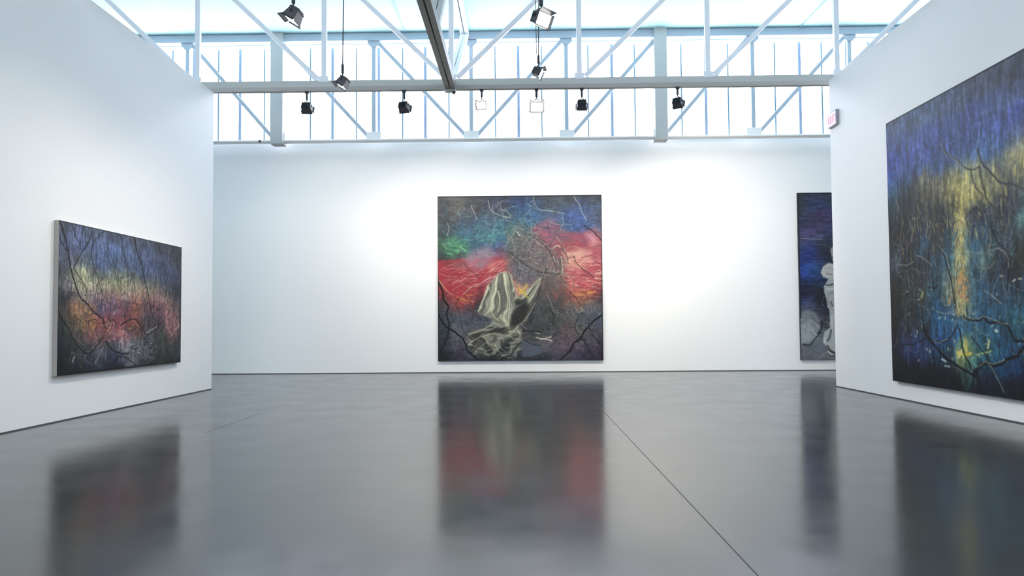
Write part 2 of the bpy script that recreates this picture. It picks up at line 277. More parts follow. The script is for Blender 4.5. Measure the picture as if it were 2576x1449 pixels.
def paint_meadow():
    """wide canvas: grey blue dusk, a glowing yellow and red thicket, bare branches"""
    s = Canvas(270, 400, 11)
    f = homog([(130, 80), (1118, 290), (1112, 1230), (105, 1345)], [(0, 0), (1, 0), (1, 1), (0, 1)])
    T = lambda L: [f(x, y) for x, y in L]
    g = []
    for x, y, c in [(160, 110, '4a5064'), (250, 150, '566284'), (400, 190, '525e7c'), (560, 210, '4c5670'), (750, 260, '4a5264'), (950, 300, '424854'), (1090, 330, '383c46'),
                    (170, 250, '525a7c'), (280, 270, '5c6c9c'), (430, 290, '5c70a0'), (560, 310, '5874a8'), (680, 330, '566a96'), (820, 360, '4e5c80'), (960, 390, '485270'), (1080, 400, '3c4250'),
                    (160, 380, '565a74'), (240, 400, '5c6478'), (330, 400, '62707c'), (440, 410, '54689a'), (560, 430, '506288'), (700, 450, '50618a'), (860, 480, '4c5c86'), (980, 500, '48547c'), (1080, 520, '404862'),
                    (150, 500, '44484e'), (230, 520, '747a68'), (300, 500, 'b8b888'), (350, 540, 'b4b488'), (440, 520, '50585c'), (580, 530, '78806c'), (700, 540, '586058'), (860, 560, '4e5668'), (1000, 580, '485064'), (1090, 620, '3c424e'),
                    (150, 620, '3c3e46'), (220, 600, '8c8484'), (310, 600, 'bcb88c'), (400, 600, 'b8ac88'), (500, 600, 'a8a480'), (620, 600, 'b4b080'), (740, 620, '8c8870'), (870, 630, '988c70'), (980, 660, '5c5a5c'), (1080, 720, '40444c'),
                    (150, 720, '30343c'), (220, 700, '4c4650'), (310, 690, 'a89c84'), (400, 690, '8c7484'), (520, 680, 'a87c80'), (640, 680, 'b08c7c'), (760, 680, 'b8786c'), (870, 700, '9c7068'), (960, 710, 'b07c74'), (1040, 770, '8c6c64'), (1090, 800, '3c3e44'),
                    (150, 830, '34363c'), (230, 820, '8c6040'), (290, 800, 'b87840'), (350, 800, '7c6060'), (440, 780, '64587c'), (560, 780, '6c5474'), (660, 790, '80485c'), (740, 810, 'b06044'), (830, 810, '644a58'), (930, 800, '805060'), (1030, 850, 'b06c70'), (1090, 900, '44363c'),
                    (150, 930, '24282e'), (230, 920, '4c4c40'), (310, 900, '54503c'), (400, 920, 'b45c44'), (470, 930, '9c4444'), (540, 900, '8c3840'), (620, 900, '803c4c'), (720, 900, '8c4038'), (830, 900, '403a3c'), (930, 900, '463c44'), (1050, 940, 'b07074'), (1095, 1000, '3c3438'),
                    (150, 1060, '1e2430'), (230, 1050, '343c38'), (330, 1030, '704c48'), (410, 1020, 'a4685c'), (480, 1020, '644448'), (570, 980, 'b06870'), (650, 1020, 'b0707c'), (740, 980, '6c4440'), (840, 1000, '50505c'), (950, 1010, '38403c'), (1040, 1030, '6c4c50'),
                    (150, 1180, '181c26'), (230, 1170, '242c2c'), (340, 1150, '3c3c44'), (450, 1120, '585a68'), (560, 1090, '4c4e64'), (650, 1090, '8c8890'), (750, 1090, '686870'), (850, 1080, '54545e'), (950, 1100, '343a34'), (1060, 1120, '30383c'),
                    (150, 1290, '14181c'), (260, 1270, '1e2228'), (380, 1240, '30344a'), (480, 1220, '363c58'), (580, 1190, '2c3450'), (700, 1180, '646670'), (800, 1170, '50545a'), (920, 1170, '2c302c'), (1060, 1180, '262a2e'),
                    (300, 1310, '1c2024'), (560, 1270, '20242e'), (850, 1240, '2c3032'), (1090, 1210, '1c2022')]:
        u, v = f(x, y); g.append((u, v, c))
    s.ground(g, .036, warp=.014, ws=18)
    s.grain(16, 3, .5); s.grain(5, 5, .25)
    def glow(u, v): return 1.0 if .36+.05*math.sin(7*u) < v < .84 and .06 < u < .97 else 0.0
    s.dabs(420, (.08, .36, .7, .58), (.03, .09), (.8, 2.2), ['d0d094', 'b8b484', '8c9470', 'c8a880', '6c6850'], -1.57, a=(.2, .7), where=lambda u, v: max(0, 1-abs(v-.44-.02*math.sin(9*u))/.09), spread=.15)
    s.dabs(420, (.08, .48, .98, .8), (.03, .08), (.8, 2.2), ['a85058', 'c07068', 'd0884c', '704468', '5a3c58', 'd09898', '4a3034', 'c85048', '60507c'], -1.57, a=(.25, .75), spread=.3, where=glow)
    s.dabs(60, (.1, .55, .25, .72), (.02, .06), (1, 2.5), ['d08c30', 'c87838', 'e0a848'], -1.57, a=(.3, .8))
    s.dabs(60, (.3, .66, .5, .8), (.01, .05), (1, 3), ['d85a38', 'e07868', 'e8b090', 'c8384c'], -1.3, a=(.4, .9), spread=.5)
    s.dabs(30, (.86, .6, .97, .78), (.02, .05), (1.5, 3), ['d08088', 'e8a8a8', 'b05860'], -1.3, a=(.4, .8))
    s.dabs(160, (.05, .78, .98, .98), (.03, .1), (.8, 2), ['8c8c98', '40486c', '20242a', '5c6870', '788078', '343c34'], -1.3, a=(.2, .7), spread=.5)
    s.twigs(330, (.06, .38, .97, .96), (.05, .16), (.7, 1.5), ['16181c', '2a2428', '8c8880', '1e2024'], a=(.3, .8))
    s.dabs(40, (.45, .82, .75, .93), (.01, .03), (1, 2.5), ['c0c0cc', 'a8a8a8', '8888a0'], .3, a=(.4, .9), spread=.8)
    s.dabs(140, (.02, .02, .98, .4), (.06, .2), (.8, 2), ['5c6c94', '4a5678', '6478a8', '3e4658'], -1.57, a=(.1, .35), spread=.08)
    B = '0c0d12'
    for L, w in [([(135, 95), (165, 180), (200, 330), (215, 430), (245, 560), (290, 690), (350, 750), (400, 815), (470, 870), (490, 910)], 5), ([(120, 190), (165, 290), (200, 340)], 3), ([(235, 120), (260, 210), (295, 270), (300, 310)], 2.6), ([(325, 130), (310, 210), (295, 290)], 2.6), ([(395, 170), (370, 250), (310, 340), (270, 420), (240, 470)], 3),
                 ([(490, 165), (440, 210), (395, 290), (390, 400), (430, 520), (480, 690)], 2.6), ([(625, 210), (640, 310), (670, 430), (710, 510), (740, 650)], 2.6), ([(735, 215), (755, 330), (790, 420), (810, 530), (840, 650), (860, 760), (890, 880)], 4.4), ([(930, 270), (955, 370), (985, 500), (1010, 600), (960, 780)], 2.6),
                 ([(115, 800), (150, 880), (200, 950), (240, 1040), (310, 1130), (370, 1160), (430, 1090), (490, 1010)], 4), ([(500, 1060), (560, 1130), (640, 1160), (690, 1150)], 4), ([(620, 930), (680, 890), (745, 880), (800, 960), (840, 1000), (930, 940)], 3.6), ([(780, 960), (830, 1060), (850, 1110), (880, 1110)], 2.6), ([(480, 900), (510, 960), (560, 880), (600, 950)], 2.6),
                 ([(1110, 590), (1060, 700), (1000, 850), (920, 940)], 2.4), ([(920, 780), (980, 860)], 2.2), ([(600, 1180), (680, 1200), (750, 1260)], 3), ([(560, 400), (590, 560), (640, 700)], 1.4), ([(250, 480), (320, 580), (350, 660)], 2.4), ([(420, 880), (360, 900), (390, 990)], 2)]:
        s.stroke(T(L), w*.75, B, w*.55, a=.88, jit=.45)
    s.twigs(60, (.1, .05, .95, .5), (.08, .22), (.7, 1.3), ['14161c', '1c2028'], a=(.4, .8), ang=(1.5, .3), curl=.25)
    for L, w in [([(560, 835), (600, 800)], 2), ([(830, 990), (920, 935)], 2.4), ([(235, 1230), (250, 1180)], 3), ([(410, 1240), (450, 1170), (480, 1110)], 1.8), ([(630, 560), (680, 550), (690, 530)], 1.8)]:
        s.stroke(T(L), w, 'b0b0a8', a=.8, jit=.4)
    s.stroke([(0, .006), (1, .006)], 3, '2c2e36', a=.7); s.stroke([(.997, 0), (.997, 1)], 3, '1a1c20', a=.8); s.stroke([(0, .993), (1, .993)], 4, '12161a', a=.8)
    s.grain(2, 2, .14, 2)
    return np.clip(s.im, 0, 1)

def paint_night(fa):
    """tall blue canvas with a yellow glow, seen at a raking angle; fa maps photo pixels to uv"""
    s = Canvas(420, 420, 23)
    A = lambda L: [fa(2220+x/3.149, 100+y/3.149) for x, y in L]
    Bq = lambda L: [fa(2220+x/3.149, 550+y/3.149) for x, y in L]
    g = []
    ga = [(60, 690, '3e5070'), (200, 640, '44587c'), (350, 560, '465a7a'), (520, 480, '465474'), (700, 380, '444e66'), (900, 280, '424a5e'), (1080, 180, '3e4658'),
          (60, 850, '3c4a80'), (200, 800, '40508c'), (350, 760, '3e4e90'), (520, 700, '3c4c8c'), (700, 600, '3e4c88'), (900, 520, '404e80'), (1080, 420, '404c70'),
          (60, 980, '3c48a0'), (200, 930, '3e4f9c'), (350, 900, '3c5098'), (520, 860, '405496'), (700, 780, '3e5294'), (900, 700, '4056a8'), (1080, 600, '3e50a4'),
          (70, 1100, '3858b0'), (170, 1060, '3a5490'), (300, 1020, '3e5894'), (450, 1000, '3e588c'), (620, 960, '44608c'), (760, 900, '4468a0'), (900, 850, '4468a0'), (1080, 760, '5c6ca0'),
          (80, 1200, '3c6488'), (170, 1160, '2e3e44'), (260, 1180, '4c4c3c'), (340, 1140, '8c8460'), (440, 1140, '746c4c'), (540, 1120, '8c8458'), (620, 1080, 'c0b464'), (680, 1080, 'c8b860'), (760, 1060, '94946c'), (860, 1060, 'a4a070'), (960, 1000, '6c7468'), (1040, 920, 'b8ac64'), (1110, 860, 'b8a860'),
          (80, 1320, '2c4450'), (180, 1300, '22282c'), (260, 1260, '34342e'), (350, 1240, '5c5840'), (440, 1230, '6c6444'), (540, 1200, '988c50'), (640, 1190, 'd0c05c'), (720, 1180, 'a89c58'), (800, 1170, '8c8450'), (890, 1180, 'd0bc60'), (970, 1150, '44443c'), (1060, 1080, '605c40'), (1115, 1020, 'c4b468'),
          (80, 1430, '222c30'), (200, 1400, '2c3430'), (320, 1380, '2a2e2c'), (440, 1380, '34342c'), (560, 1370, '60583c'), (640, 1350, 'ccb85c'), (720, 1380, '28303c'), (820, 1380, '2c3440'), (920, 1300, '28303a'), (1020, 1260, '302c3c'), (1110, 1180, '384c50')]
    gb = [(80, 60, '1e2428'), (200, 60, '26262c'), (330, 80, '28344c'), (440, 60, '342c2c'), (540, 40, '2a3848'), (620, 60, 'b0a45c'), (720, 40, '2c3c5c'), (850, 60, '283c54'), (980, 60, '343c48'), (1100, 60, '4a7878'),
          (90, 200, '28282a'), (220, 200, '34303a'), (320, 220, '2c4c64'), (440, 200, '3c3c3c'), (540, 200, '2a5068'), (630, 190, 'a4a46c'), (720, 200, '2c5c78'), (850, 200, '2c5064'), (980, 220, '44505c'), (1100, 220, '303830'),
          (90, 350, '3c4a58'), (220, 350, '2e2e30'), (320, 340, '34343a'), (440, 350, '2c485c'), (540, 320, '3c6470'), (630, 330, 'b4b070'), (720, 340, '2c5470'), (820, 330, '7c8c70'), (930, 340, '243044'), (1060, 340, '20241c'),
          (90, 480, '24282e'), (220, 460, '2a2a28'), (330, 500, '30343a'), (440, 480, '34505c'), (540, 480, '5c7470'), (620, 480, 'bc9c54'), (680, 480, '3c6c80'), (780, 470, '305c7c'), (900, 480, '2a3444'), (1060, 480, '28303c'),
          (90, 620, '26221e'), (220, 600, '2e302a'), (320, 620, '4c5444'), (420, 600, '24506c'), (530, 640, '6c7868'), (620, 560, 'c89858'), (700, 620, '2c5c74'), (800, 600, '2c6488'), (920, 580, '344c60'), (1060, 580, '2c3c50'),
          (90, 760, '1c1c1c'), (220, 760, '283030'), (340, 740, '283c50'), (450, 720, '285c84'), (560, 720, '28587c'), (660, 690, 'b49c60'), (760, 700, '285878'), (880, 700, '285878'), (1060, 700, '286480'),
          (90, 880, '1a1a20'), (200, 880, '282c40'), (330, 860, '24303c'), (450, 840, '245c8c'), (560, 840, '2c6894'), (680, 850, '24587c'), (800, 860, '28587c'), (920, 860, '285c78'), (1060, 840, '2a5c68'),
          (100, 1000, '1c1c2c'), (200, 1000, '282c60'), (320, 990, '263c6c'), (450, 980, '20508c'), (560, 970, '245c94'), (660, 1010, '748c5c'), (760, 980, '2c6c7c'), (880, 970, '246080'), (1060, 960, '204c68'),
          (100, 1100, '15161c'), (220, 1090, '20285c'), (340, 1080, '203054'), (460, 1080, '183450'), (560, 1080, '345060'), (640, 1080, 'b8b04c'), (740, 1070, '447c70'), (860, 1060, '246070'), (1060, 1060, '1c3c60'),
          (110, 1200, '0e1012'), (240, 1200, '101418'), (400, 1200, '0c1014'), (560, 1200, '101820'), (680, 1170, '3c6c64'), (800, 1200, '1c3c54'), (940, 1180, '1c4470'), (1080, 1160, '1c3c6c'),
          (120, 1250, '0a0b0c'), (300, 1270, '0b0c0e'), (560, 1300, '0c0e10'), (800, 1310, '0e1620'), (960, 1310, '101c28'), (1090, 1340, '0c1018')]
    for x, y, c in ga: u, v = A([(x, y)])[0]; g.append((u, v, c))
    for x, y, c in gb: u, v = Bq([(x, y)])[0]; g.append((u, v, c))
    # the part of the canvas beyond the picture edge goes on in the same colours
    for u0, v0, c in list(g):
        if u0 < .62: g.append((1.42-u0, v0, c))
    s.ground(g, .026, warp=.012, ws=20)
    s.grain(26, 4, .55); s.grain(6, 6, .3)
    U = .76
    s.dabs(500, (0, .02, 1, .36), (.04, .12), (.8, 1.8), ['5064b0', '3c4c80', '6c80a8', '384878', '7c8ca4', '4c58a0'], 1.57, a=(.08, .35), spread=.12)
    def yel(u, v):
        return max(0, 1-abs(v-.43)/.1) if .08 < u < .62 else (max(0, 1-abs(v-.36)/.12) if u < .8 else .3)
    s.dabs(650, (.05, .3, .85, .54), (.012, .035), (.7, 1.5), ['d8c868', 'c8b858', 'e4d888', '7c7448', '2c302c', 'b8ac60'], 1.57, a=(.25, .8), spread=.2, where=yel)
    u0 = fa(2415, 640)[0]
    s.dabs(190, (u0-.022, .4, u0+.02, .74), (.008, .025), (1, 2.4), ['dcc860', 'e4d080', 'd0a850', 'e8dca0'], 1.57, a=(.3, .9), spread=.5)
    s.dabs(20, (u0-.02, .62, u0+.02, .72), (.008, .02), (2, 3.4), ['d89048', 'd0804c', 'e4a860'], .3, a=(.5, .9), spread=.8)
    s.dabs(420, (.08, .5, 1, .9), (.01, .05), (.8, 2.2), ['2c6c98', '3c88a4', '204c7c', '5c98a0', '1c3c5c', '4c8494', '245884'], 1.57, a=(.2, .65), spread=.4)
    s.dabs(300, (0, .45, 1, .72), (.02, .06), (.8, 2.2), ['1c2224', '2c2c2a', '24303c', '3c3c34', '182028'], 1.7, a=(.3, .8), spread=.5, where=lambda u, v: 1.0 if (u < .22 or u > .5) else .25)
    s.twigs(330, (.02, .4, 1, .88), (.04, .12), (.7, 1.4), ['8c8c80', '5c6c70', 'a8a488', '14181c', '708c90'], a=(.25, .7), curl=.7)
    s.dabs(70, (.1, .6, .95, .92), (.004, .012), (1.2, 3), ['a8c8cc', 'd0dcd0', '88b0b8', 'e0d8a8'], .4, a=(.4, .9), spread=1)
    s.twigs(70, (.05, .05, .98, .38), (.08, .2), (.7, 1.3), ['7c8cb8', '6c80ac', '94a4b0', '344470'], a=(.15, .5), ang=(1.57, .3), curl=.25)
    s.dabs(90, (.02, .9, 1, 1), (.02, .08), (1, 3), ['0c0e12', '10141c', '14284c', '182030'], 1.5, a=(.3, .7))
    y = lambda L: Bq(L)
    for L, w, c in [([(590, 1060), (640, 1075), (700, 1070)], 6, 'dccc50'), ([(655, 960), (670, 1040)], 6, 'd4c45c'), ([(600, 1090), (625, 1050)], 7, 'e4dc80'), ([(845, 970), (835, 1020)], 4, 'd8d498'), ([(700, 1110), (740, 1170)], 7, '5c9c88'),
                    ([(860, 1050), (740, 1080)], 3, 'a8b870'), ([(320, 590), (310, 620)], 6, 'a09c64'), ([(530, 640), (528, 670)], 6, 'b49860'), ([(470, 1110), (500, 1130)], 4, 'b8c8c8'), ([(495, 1165), (530, 1168)], 3, 'b0c0c0'), ([(895, 880), (910, 890)], 5, 'b8d4cc')]:
        s.stroke(y(L), w*.8, c, a=.9, jit=.5)
    K = '07080c'
    for L, w in [([(640, 785), (700, 800), (760, 805), (800, 780), (840, 820), (900, 820), (980, 840), (1020, 910), (1050, 965), (1120, 965)], 4.4), ([(330, 880), (370, 950), (420, 1010), (490, 1090), (560, 1140), (640, 1190), (735, 1245)], 5.4),
                 ([(735, 1245), (760, 1180), (820, 1140), (870, 1160), (940, 1150), (990, 1110), (1060, 1090), (1125, 1010)], 6), ([(610, 870), (630, 990), (650, 1070), (700, 1170), (730, 1240)], 3.6), ([(310, 700), (330, 850), (370, 940), (440, 975), (520, 960), (560, 900), (600, 850)], 3),
                 ([(430, 200), (490, 290), (520, 400), (550, 520), (570, 680)], 3), ([(370, 540), (400, 550), (440, 530)], 3), ([(160, 1000), (260, 990), (350, 940)], 2.4), ([(860, 50), (900, 170), (970, 260), (1000, 400), (990, 560)], 2.4), ([(700, 930), (800, 1060), (860, 1130)], 1.8)]:
        s.stroke(Bq(L), w*.75, K, w*.6, a=.92, jit=.5)
    for L, w, c in [([(480, 860), (520, 905), (600, 965), (660, 1015), (720, 1030), (770, 1005)], 4, '2c3438'), ([(755, 870), (790, 980), (850, 1040), (930, 1130), (1010, 1140), (1110, 1180)], 4.6, '2a3038'), ([(770, 1010), (790, 1130), (830, 1270), (900, 1350), (960, 1440)], 4, '34382e'), ([(700, 1040), (730, 1150), (790, 1230), (785, 1300)], 3.4, '3c3c2c'),
                    ([(635, 340), (575, 480), (550, 600)], 2.6, '3c4868'), ([(520, 400), (600, 530), (660, 600)], 2, '384464'), ([(240, 600), (265, 740)], 2.4, '34446c'), ([(440, 1130), (440, 1290)], 2.4, '2c2e28'), ([(1090, 1050), (1110, 940)], 2.6, '3c3c30'), ([(690, 1380), (740, 1330), (780, 1370)], 2.4, '14181c')]:
        s.stroke(A(L), w*.75, c, w*.5, a=.85, jit=.4)
    for L, w, c in [([(460, 820), (520, 960)], 1.5, '8c8c78'), ([(640, 1000), (740, 880), (775, 660)], 1.5, '7c90b4'), ([(520, 900), (570, 950), (650, 1000)], 1.4, 'a0a090'), ([(640, 370), (650, 520), (690, 640)], 1.4, '6c80a4'), ([(880, 600), (930, 900)], 1.4, '6478b8'), ([(830, 270), (800, 380)], 1.4, '707c94'), ([(560, 600), (560, 760)], 1.4, '7088a8')]:
        s.stroke(A(L), w, c, a=.7, jit=.4)
    for L in ([(430, 200), (500, 290), (530, 400)], [(640, 778), (760, 795), (800, 770), (900, 812), (990, 835)], [(760, 1172), (820, 1132), (880, 1150), (960, 1120)], [(850, 250), (920, 240), (980, 280), (1000, 390)], [(270, 290), (330, 320), (390, 370)], [(120, 360), (190, 370), (250, 340)], [(800, 560), (880, 620), (940, 670)], [(430, 740), (520, 750), (590, 710)], [(840, 1140), (900, 1240), (960, 1370)], [(400, 960), (450, 980), (520, 950)]):
        s.stroke(Bq(L), 1.5, 'a0a08c', a=.75, jit=.5)
    s.stroke([(0, .004), (1, .004)], 3, '10141c', a=.8); s.stroke([(.002, .3), (.002, 1)], 3, '14161c', a=.7)
    s.grain(2, 2, .16, 2)
    return np.clip(s.im, 0, 1)

def paint_stone():
    """dark blue canvas with pale stone shapes; only its left quarter shows past the wall end"""
    s = Canvas(420, 420, 31)
    w = 420.
    T = lambda L: [((x/6.58-8.5)/411., (y/6.58)/420.-.012) for x, y in L]
    T2 = lambda L: [((x/6.58-15)/411., (y/6.58+210)/420.-.012) for x, y in L]
    g = []
    for x, y, c in [(90, 80, '33363c'), (200, 80, '343a48'), (350, 80, '343a48'), (520, 80, '30353e'), (90, 220, '34363c'), (250, 200, '303e66'), (400, 180, '303c64'), (540, 200, '2e3a58'), (100, 400, '34343c'), (220, 380, '303c5c'), (350, 430, '40344c'), (500, 440, '50407c'), (560, 400, '38385c'),
                    (110, 560, '383a58'), (220, 560, '2c3e68'), (330, 560, '403450'), (450, 540, '4c3c5c'), (560, 560, '3c3c5c'), (130, 700, '343450'), (250, 700, '60407c'), (380, 680, '363248'), (500, 680, '34406c'), (120, 800, '54586c'), (350, 800, '5c6480'), (550, 800, '2c3a5c'),
                    (130, 900, '2c3454'), (250, 920, '28347c'), (400, 900, '30383c'), (540, 920, '2c3438'), (130, 1080, '2c3a7c'), (250, 1080, '283684'), (400, 1100, '30305c'), (540, 1080, '283038'), (140, 1250, '28408c'), (250, 1320, '2c508c'), (380, 1330, '284464'), (140, 1420, '28448c')]:
        u, v = T([(x, y)])[0]; g.append((u, v, c))
    for x, y, c in [(150, 60, '28409c'), (300, 60, '24408c'), (400, 120, '243050'), (130, 180, '242430'), (250, 170, '24284c'), (400, 220, '283444'), (150, 290, '1c1c20'), (300, 290, '242830'), (430, 330, '242828'), (480, 420, '141c20'), (150, 430, '343868'), (250, 470, '343c80'), (370, 450, '26282c'), (480, 540, '1c1c30'),
                    (160, 580, '4c5468'), (280, 600, '6c7078'), (400, 600, '20243c'), (470, 680, '403c48'), (560, 700, '2c282c'), (180, 720, '80848c'), (300, 760, '7c8084'), (370, 800, '747878'), (440, 880, '1c2428'), (500, 800, '44444c'), (180, 900, '90949a'), (270, 930, '8c8c90'), (350, 960, '70787c'), (180, 1080, 'a8acac'), (270, 1060, '9c9ca0'), (190, 1170, '20283c'), (280, 1130, '28343c'),
                    (400, 1060, '6c7080'), (480, 1000, '686c70'), (160, 1260, '6c7080'), (300, 1250, '747888'), (420, 1230, '74788c'), (540, 1200, '606468'), (200, 1370, '70706c'), (400, 1370, '74746c'), (560, 1370, '68686a')]:
        u, v = T2([(x, y)])[0]; g.append((u, v, c))
    for k in range(9):
        v = .05+k*.11
        for u in (.3, .45, .6, .75, .9): g.append((u, v, ['2c3a5c', '34407c', '30345c', '283a6c', '28305c', '242c3c', '30343c', '54585c', '6c6c6c'][k]))
    s.ground(g, .034, warp=.008, ws=20)
    s.grain(4, 18, .35); s.grain(8, 8, .15)
    s.twigs(40, (.05, .12, .24, .36), (.04, .1), (.8, 1.6), ['6c4868', '58406c', '40344c', '5c6c90'], a=(.2, .6), ang=(0, .4))
    s.stroke(T([(90, 795), (200, 800), (300, 810), (430, 808)]), 1.6, '8890a0', a=.8, jit=.3)
    # boulder
    s.poly(T2([(110, 640), (230, 596), (330, 640), (400, 760), (424, 900), (390, 990), (310, 1050), (240, 1150), (110, 1160)]), '848a90', a=.85, soft=4, mod=np.clip(.85+.5*s.noise(14, 14), .3, 1))
    s.poly(T2([(110, 850), (230, 800), (330, 900), (320, 1020), (240, 1130), (110, 1140)]), 'a9adae', a=.75, soft=6)
    s.poly(T2([(110, 1190), (300, 1130), (420, 1000), (540, 900), (600, 1000), (560, 1400), (110, 1410)]), '70747c', a=.7, soft=6)
    for L, wd, c in [([(160, 620), (250, 640), (360, 690)], 8, '787c84'), ([(240, 760), (310, 800), (390, 880)], 6, 'a0a4a8'), ([(270, 690), (340, 770), (390, 830)], 4, '585c60'), ([(270, 930), (320, 990), (360, 1010)], 5, 'b0b4b8'), ([(260, 950), (300, 1010)], 4, '606468'), ([(150, 760), (200, 860), (180, 960)], 7, '848890'), ([(140, 1160), (250, 1170), (320, 1080), (420, 970)], 5, '1c242c'), ([(440, 780), (430, 920), (380, 980)], 6, '181c20')]:
        s.stroke(T2(L), wd*.6, c, a=.8, jit=.4, soft=1.4)
    # stacked pale stones (run on behind the wall end)
    S = [([(560, 990), (610, 925), (720, 900), (820, 960), (840, 1080), (760, 1170), (600, 1180), (580, 1080)], 'a8aaa8'), ([(400, 1360), (440, 1260), (530, 1205), (640, 1230), (780, 1250), (880, 1340), (860, 1440), (740, 1490), (560, 1480), (440, 1440)], 'c4c0b8')]
    for L, c in S: s.poly(T(L), c, a=.95, soft=1.6)
    S2 = [([(490, 210), (560, 90), (640, 60), (760, 70), (840, 200), (870, 360), (830, 540), (740, 640), (640, 650), (540, 560), (520, 400), (490, 300)], 'b0b2ae'), ([(570, 580), (640, 640), (780, 660), (860, 800), (900, 1000), (960, 1180), (880, 1300), (640, 1290), (520, 1200), (450, 1130), (480, 960), (570, 890)], 'b8bcb8')]
    for L, c in S2: s.poly(T2(L), c, a=.95, soft=1.6)
    for L, wd, c in [([(470, 1300), (560, 1290), (640, 1330)], 5, '9c948a'), ([(500, 1380), (580, 1400)], 6, '8c7c74'), ([(560, 1000), (600, 1010)], 5, '6c7070'), ([(580, 1100), (640, 1140)], 5, '585c5c')]:
        s.stroke(T(L), wd*.6, c, a=.85, jit=.3)
    for L, wd, c in [([(530, 185), (580, 190), (650, 170)], 5, '181c1a'), ([(560, 330), (620, 310), (640, 320)], 5, '70747a'), ([(560, 360), (540, 450), (590, 560)], 5, '8c9094'), ([(600, 470), (620, 530)], 8, '5c5c68'), ([(590, 930), (570, 1020), (530, 1100)], 8, '545854'), ([(470, 1060), (490, 1140)], 5, 'dcdce0'), ([(520, 1180), (570, 1270), (640, 1300)], 5, '303434'), ([(530, 1280), (600, 1330)], 6, 'd8d8d8'), ([(540, 260), (640, 250)], 5, 'd8dad4'), ([(600, 700), (610, 860)], 6, 'd0d2cc')]:
        s.stroke(T2(L), wd*.6, c, a=.85, jit=.3)
    s.twigs(120, (.14, .6, .6, .98), (.03, .08), (.8, 1.8), ['d8d8d0', '6c706c', '8c8c8c', '484c50'], a=(.2, .6))
    s.stroke([(0, .004), (1, .004)], 4, '0c0e14', a=.9); s.stroke([(.003, 0), (.003, .75)], 3, '14161c', a=.8)
    s.grain(2, 3, .1, 2)
    return np.clip(s.im, 0, 1)
GAIN = ((.8, .85), (.85, .75), (.85, .85), (.85, .9))
EXPO = 0.76
GLOW = 4.6
# ------------------------------------------------------------------ scene
import bpy
from mathutils import Matrix, Vector
C = bpy.context.scene.collection
PI = math.pi
rnd = np.random.default_rng(4)

# camera numbers solved from the photograph (lens in pixels of the 2576 wide frame)
FP, YAW, PITCH, ROLL, SHY = 1672.58, 0.0131, 0.0342, 0.0075, 31.78
def cam_axes():
    cy, sy, cp, sp = math.cos(YAW), math.sin(YAW), math.cos(PITCH), math.sin(PITCH)
    f = np.array([-sy*cp, cy*cp, sp]); r = np.array([cy, sy, 0.]); u = np.cross(r, f)
    cr, sr = math.cos(ROLL), math.sin(ROLL)
    return cr*r-sr*u, sr*r+cr*u, f
CR, CU, CF = cam_axes()
def proj(P):
    d = np.array(P, float)-np.array([0, 0, 1.0]); z = d@CF
    return 1288+FP*(d@CR)/z, 724.5+SHY-FP*(d@CU)/z

# ------------------------------------------------------------------ helpers
def lin(c):
    c = np.asarray(c, float)
    return np.where(c <= .04045, c/12.92, ((c+.055)/1.055)**2.4)
def L(h):
    return tuple(lin(hx(h)))+(1.0,)

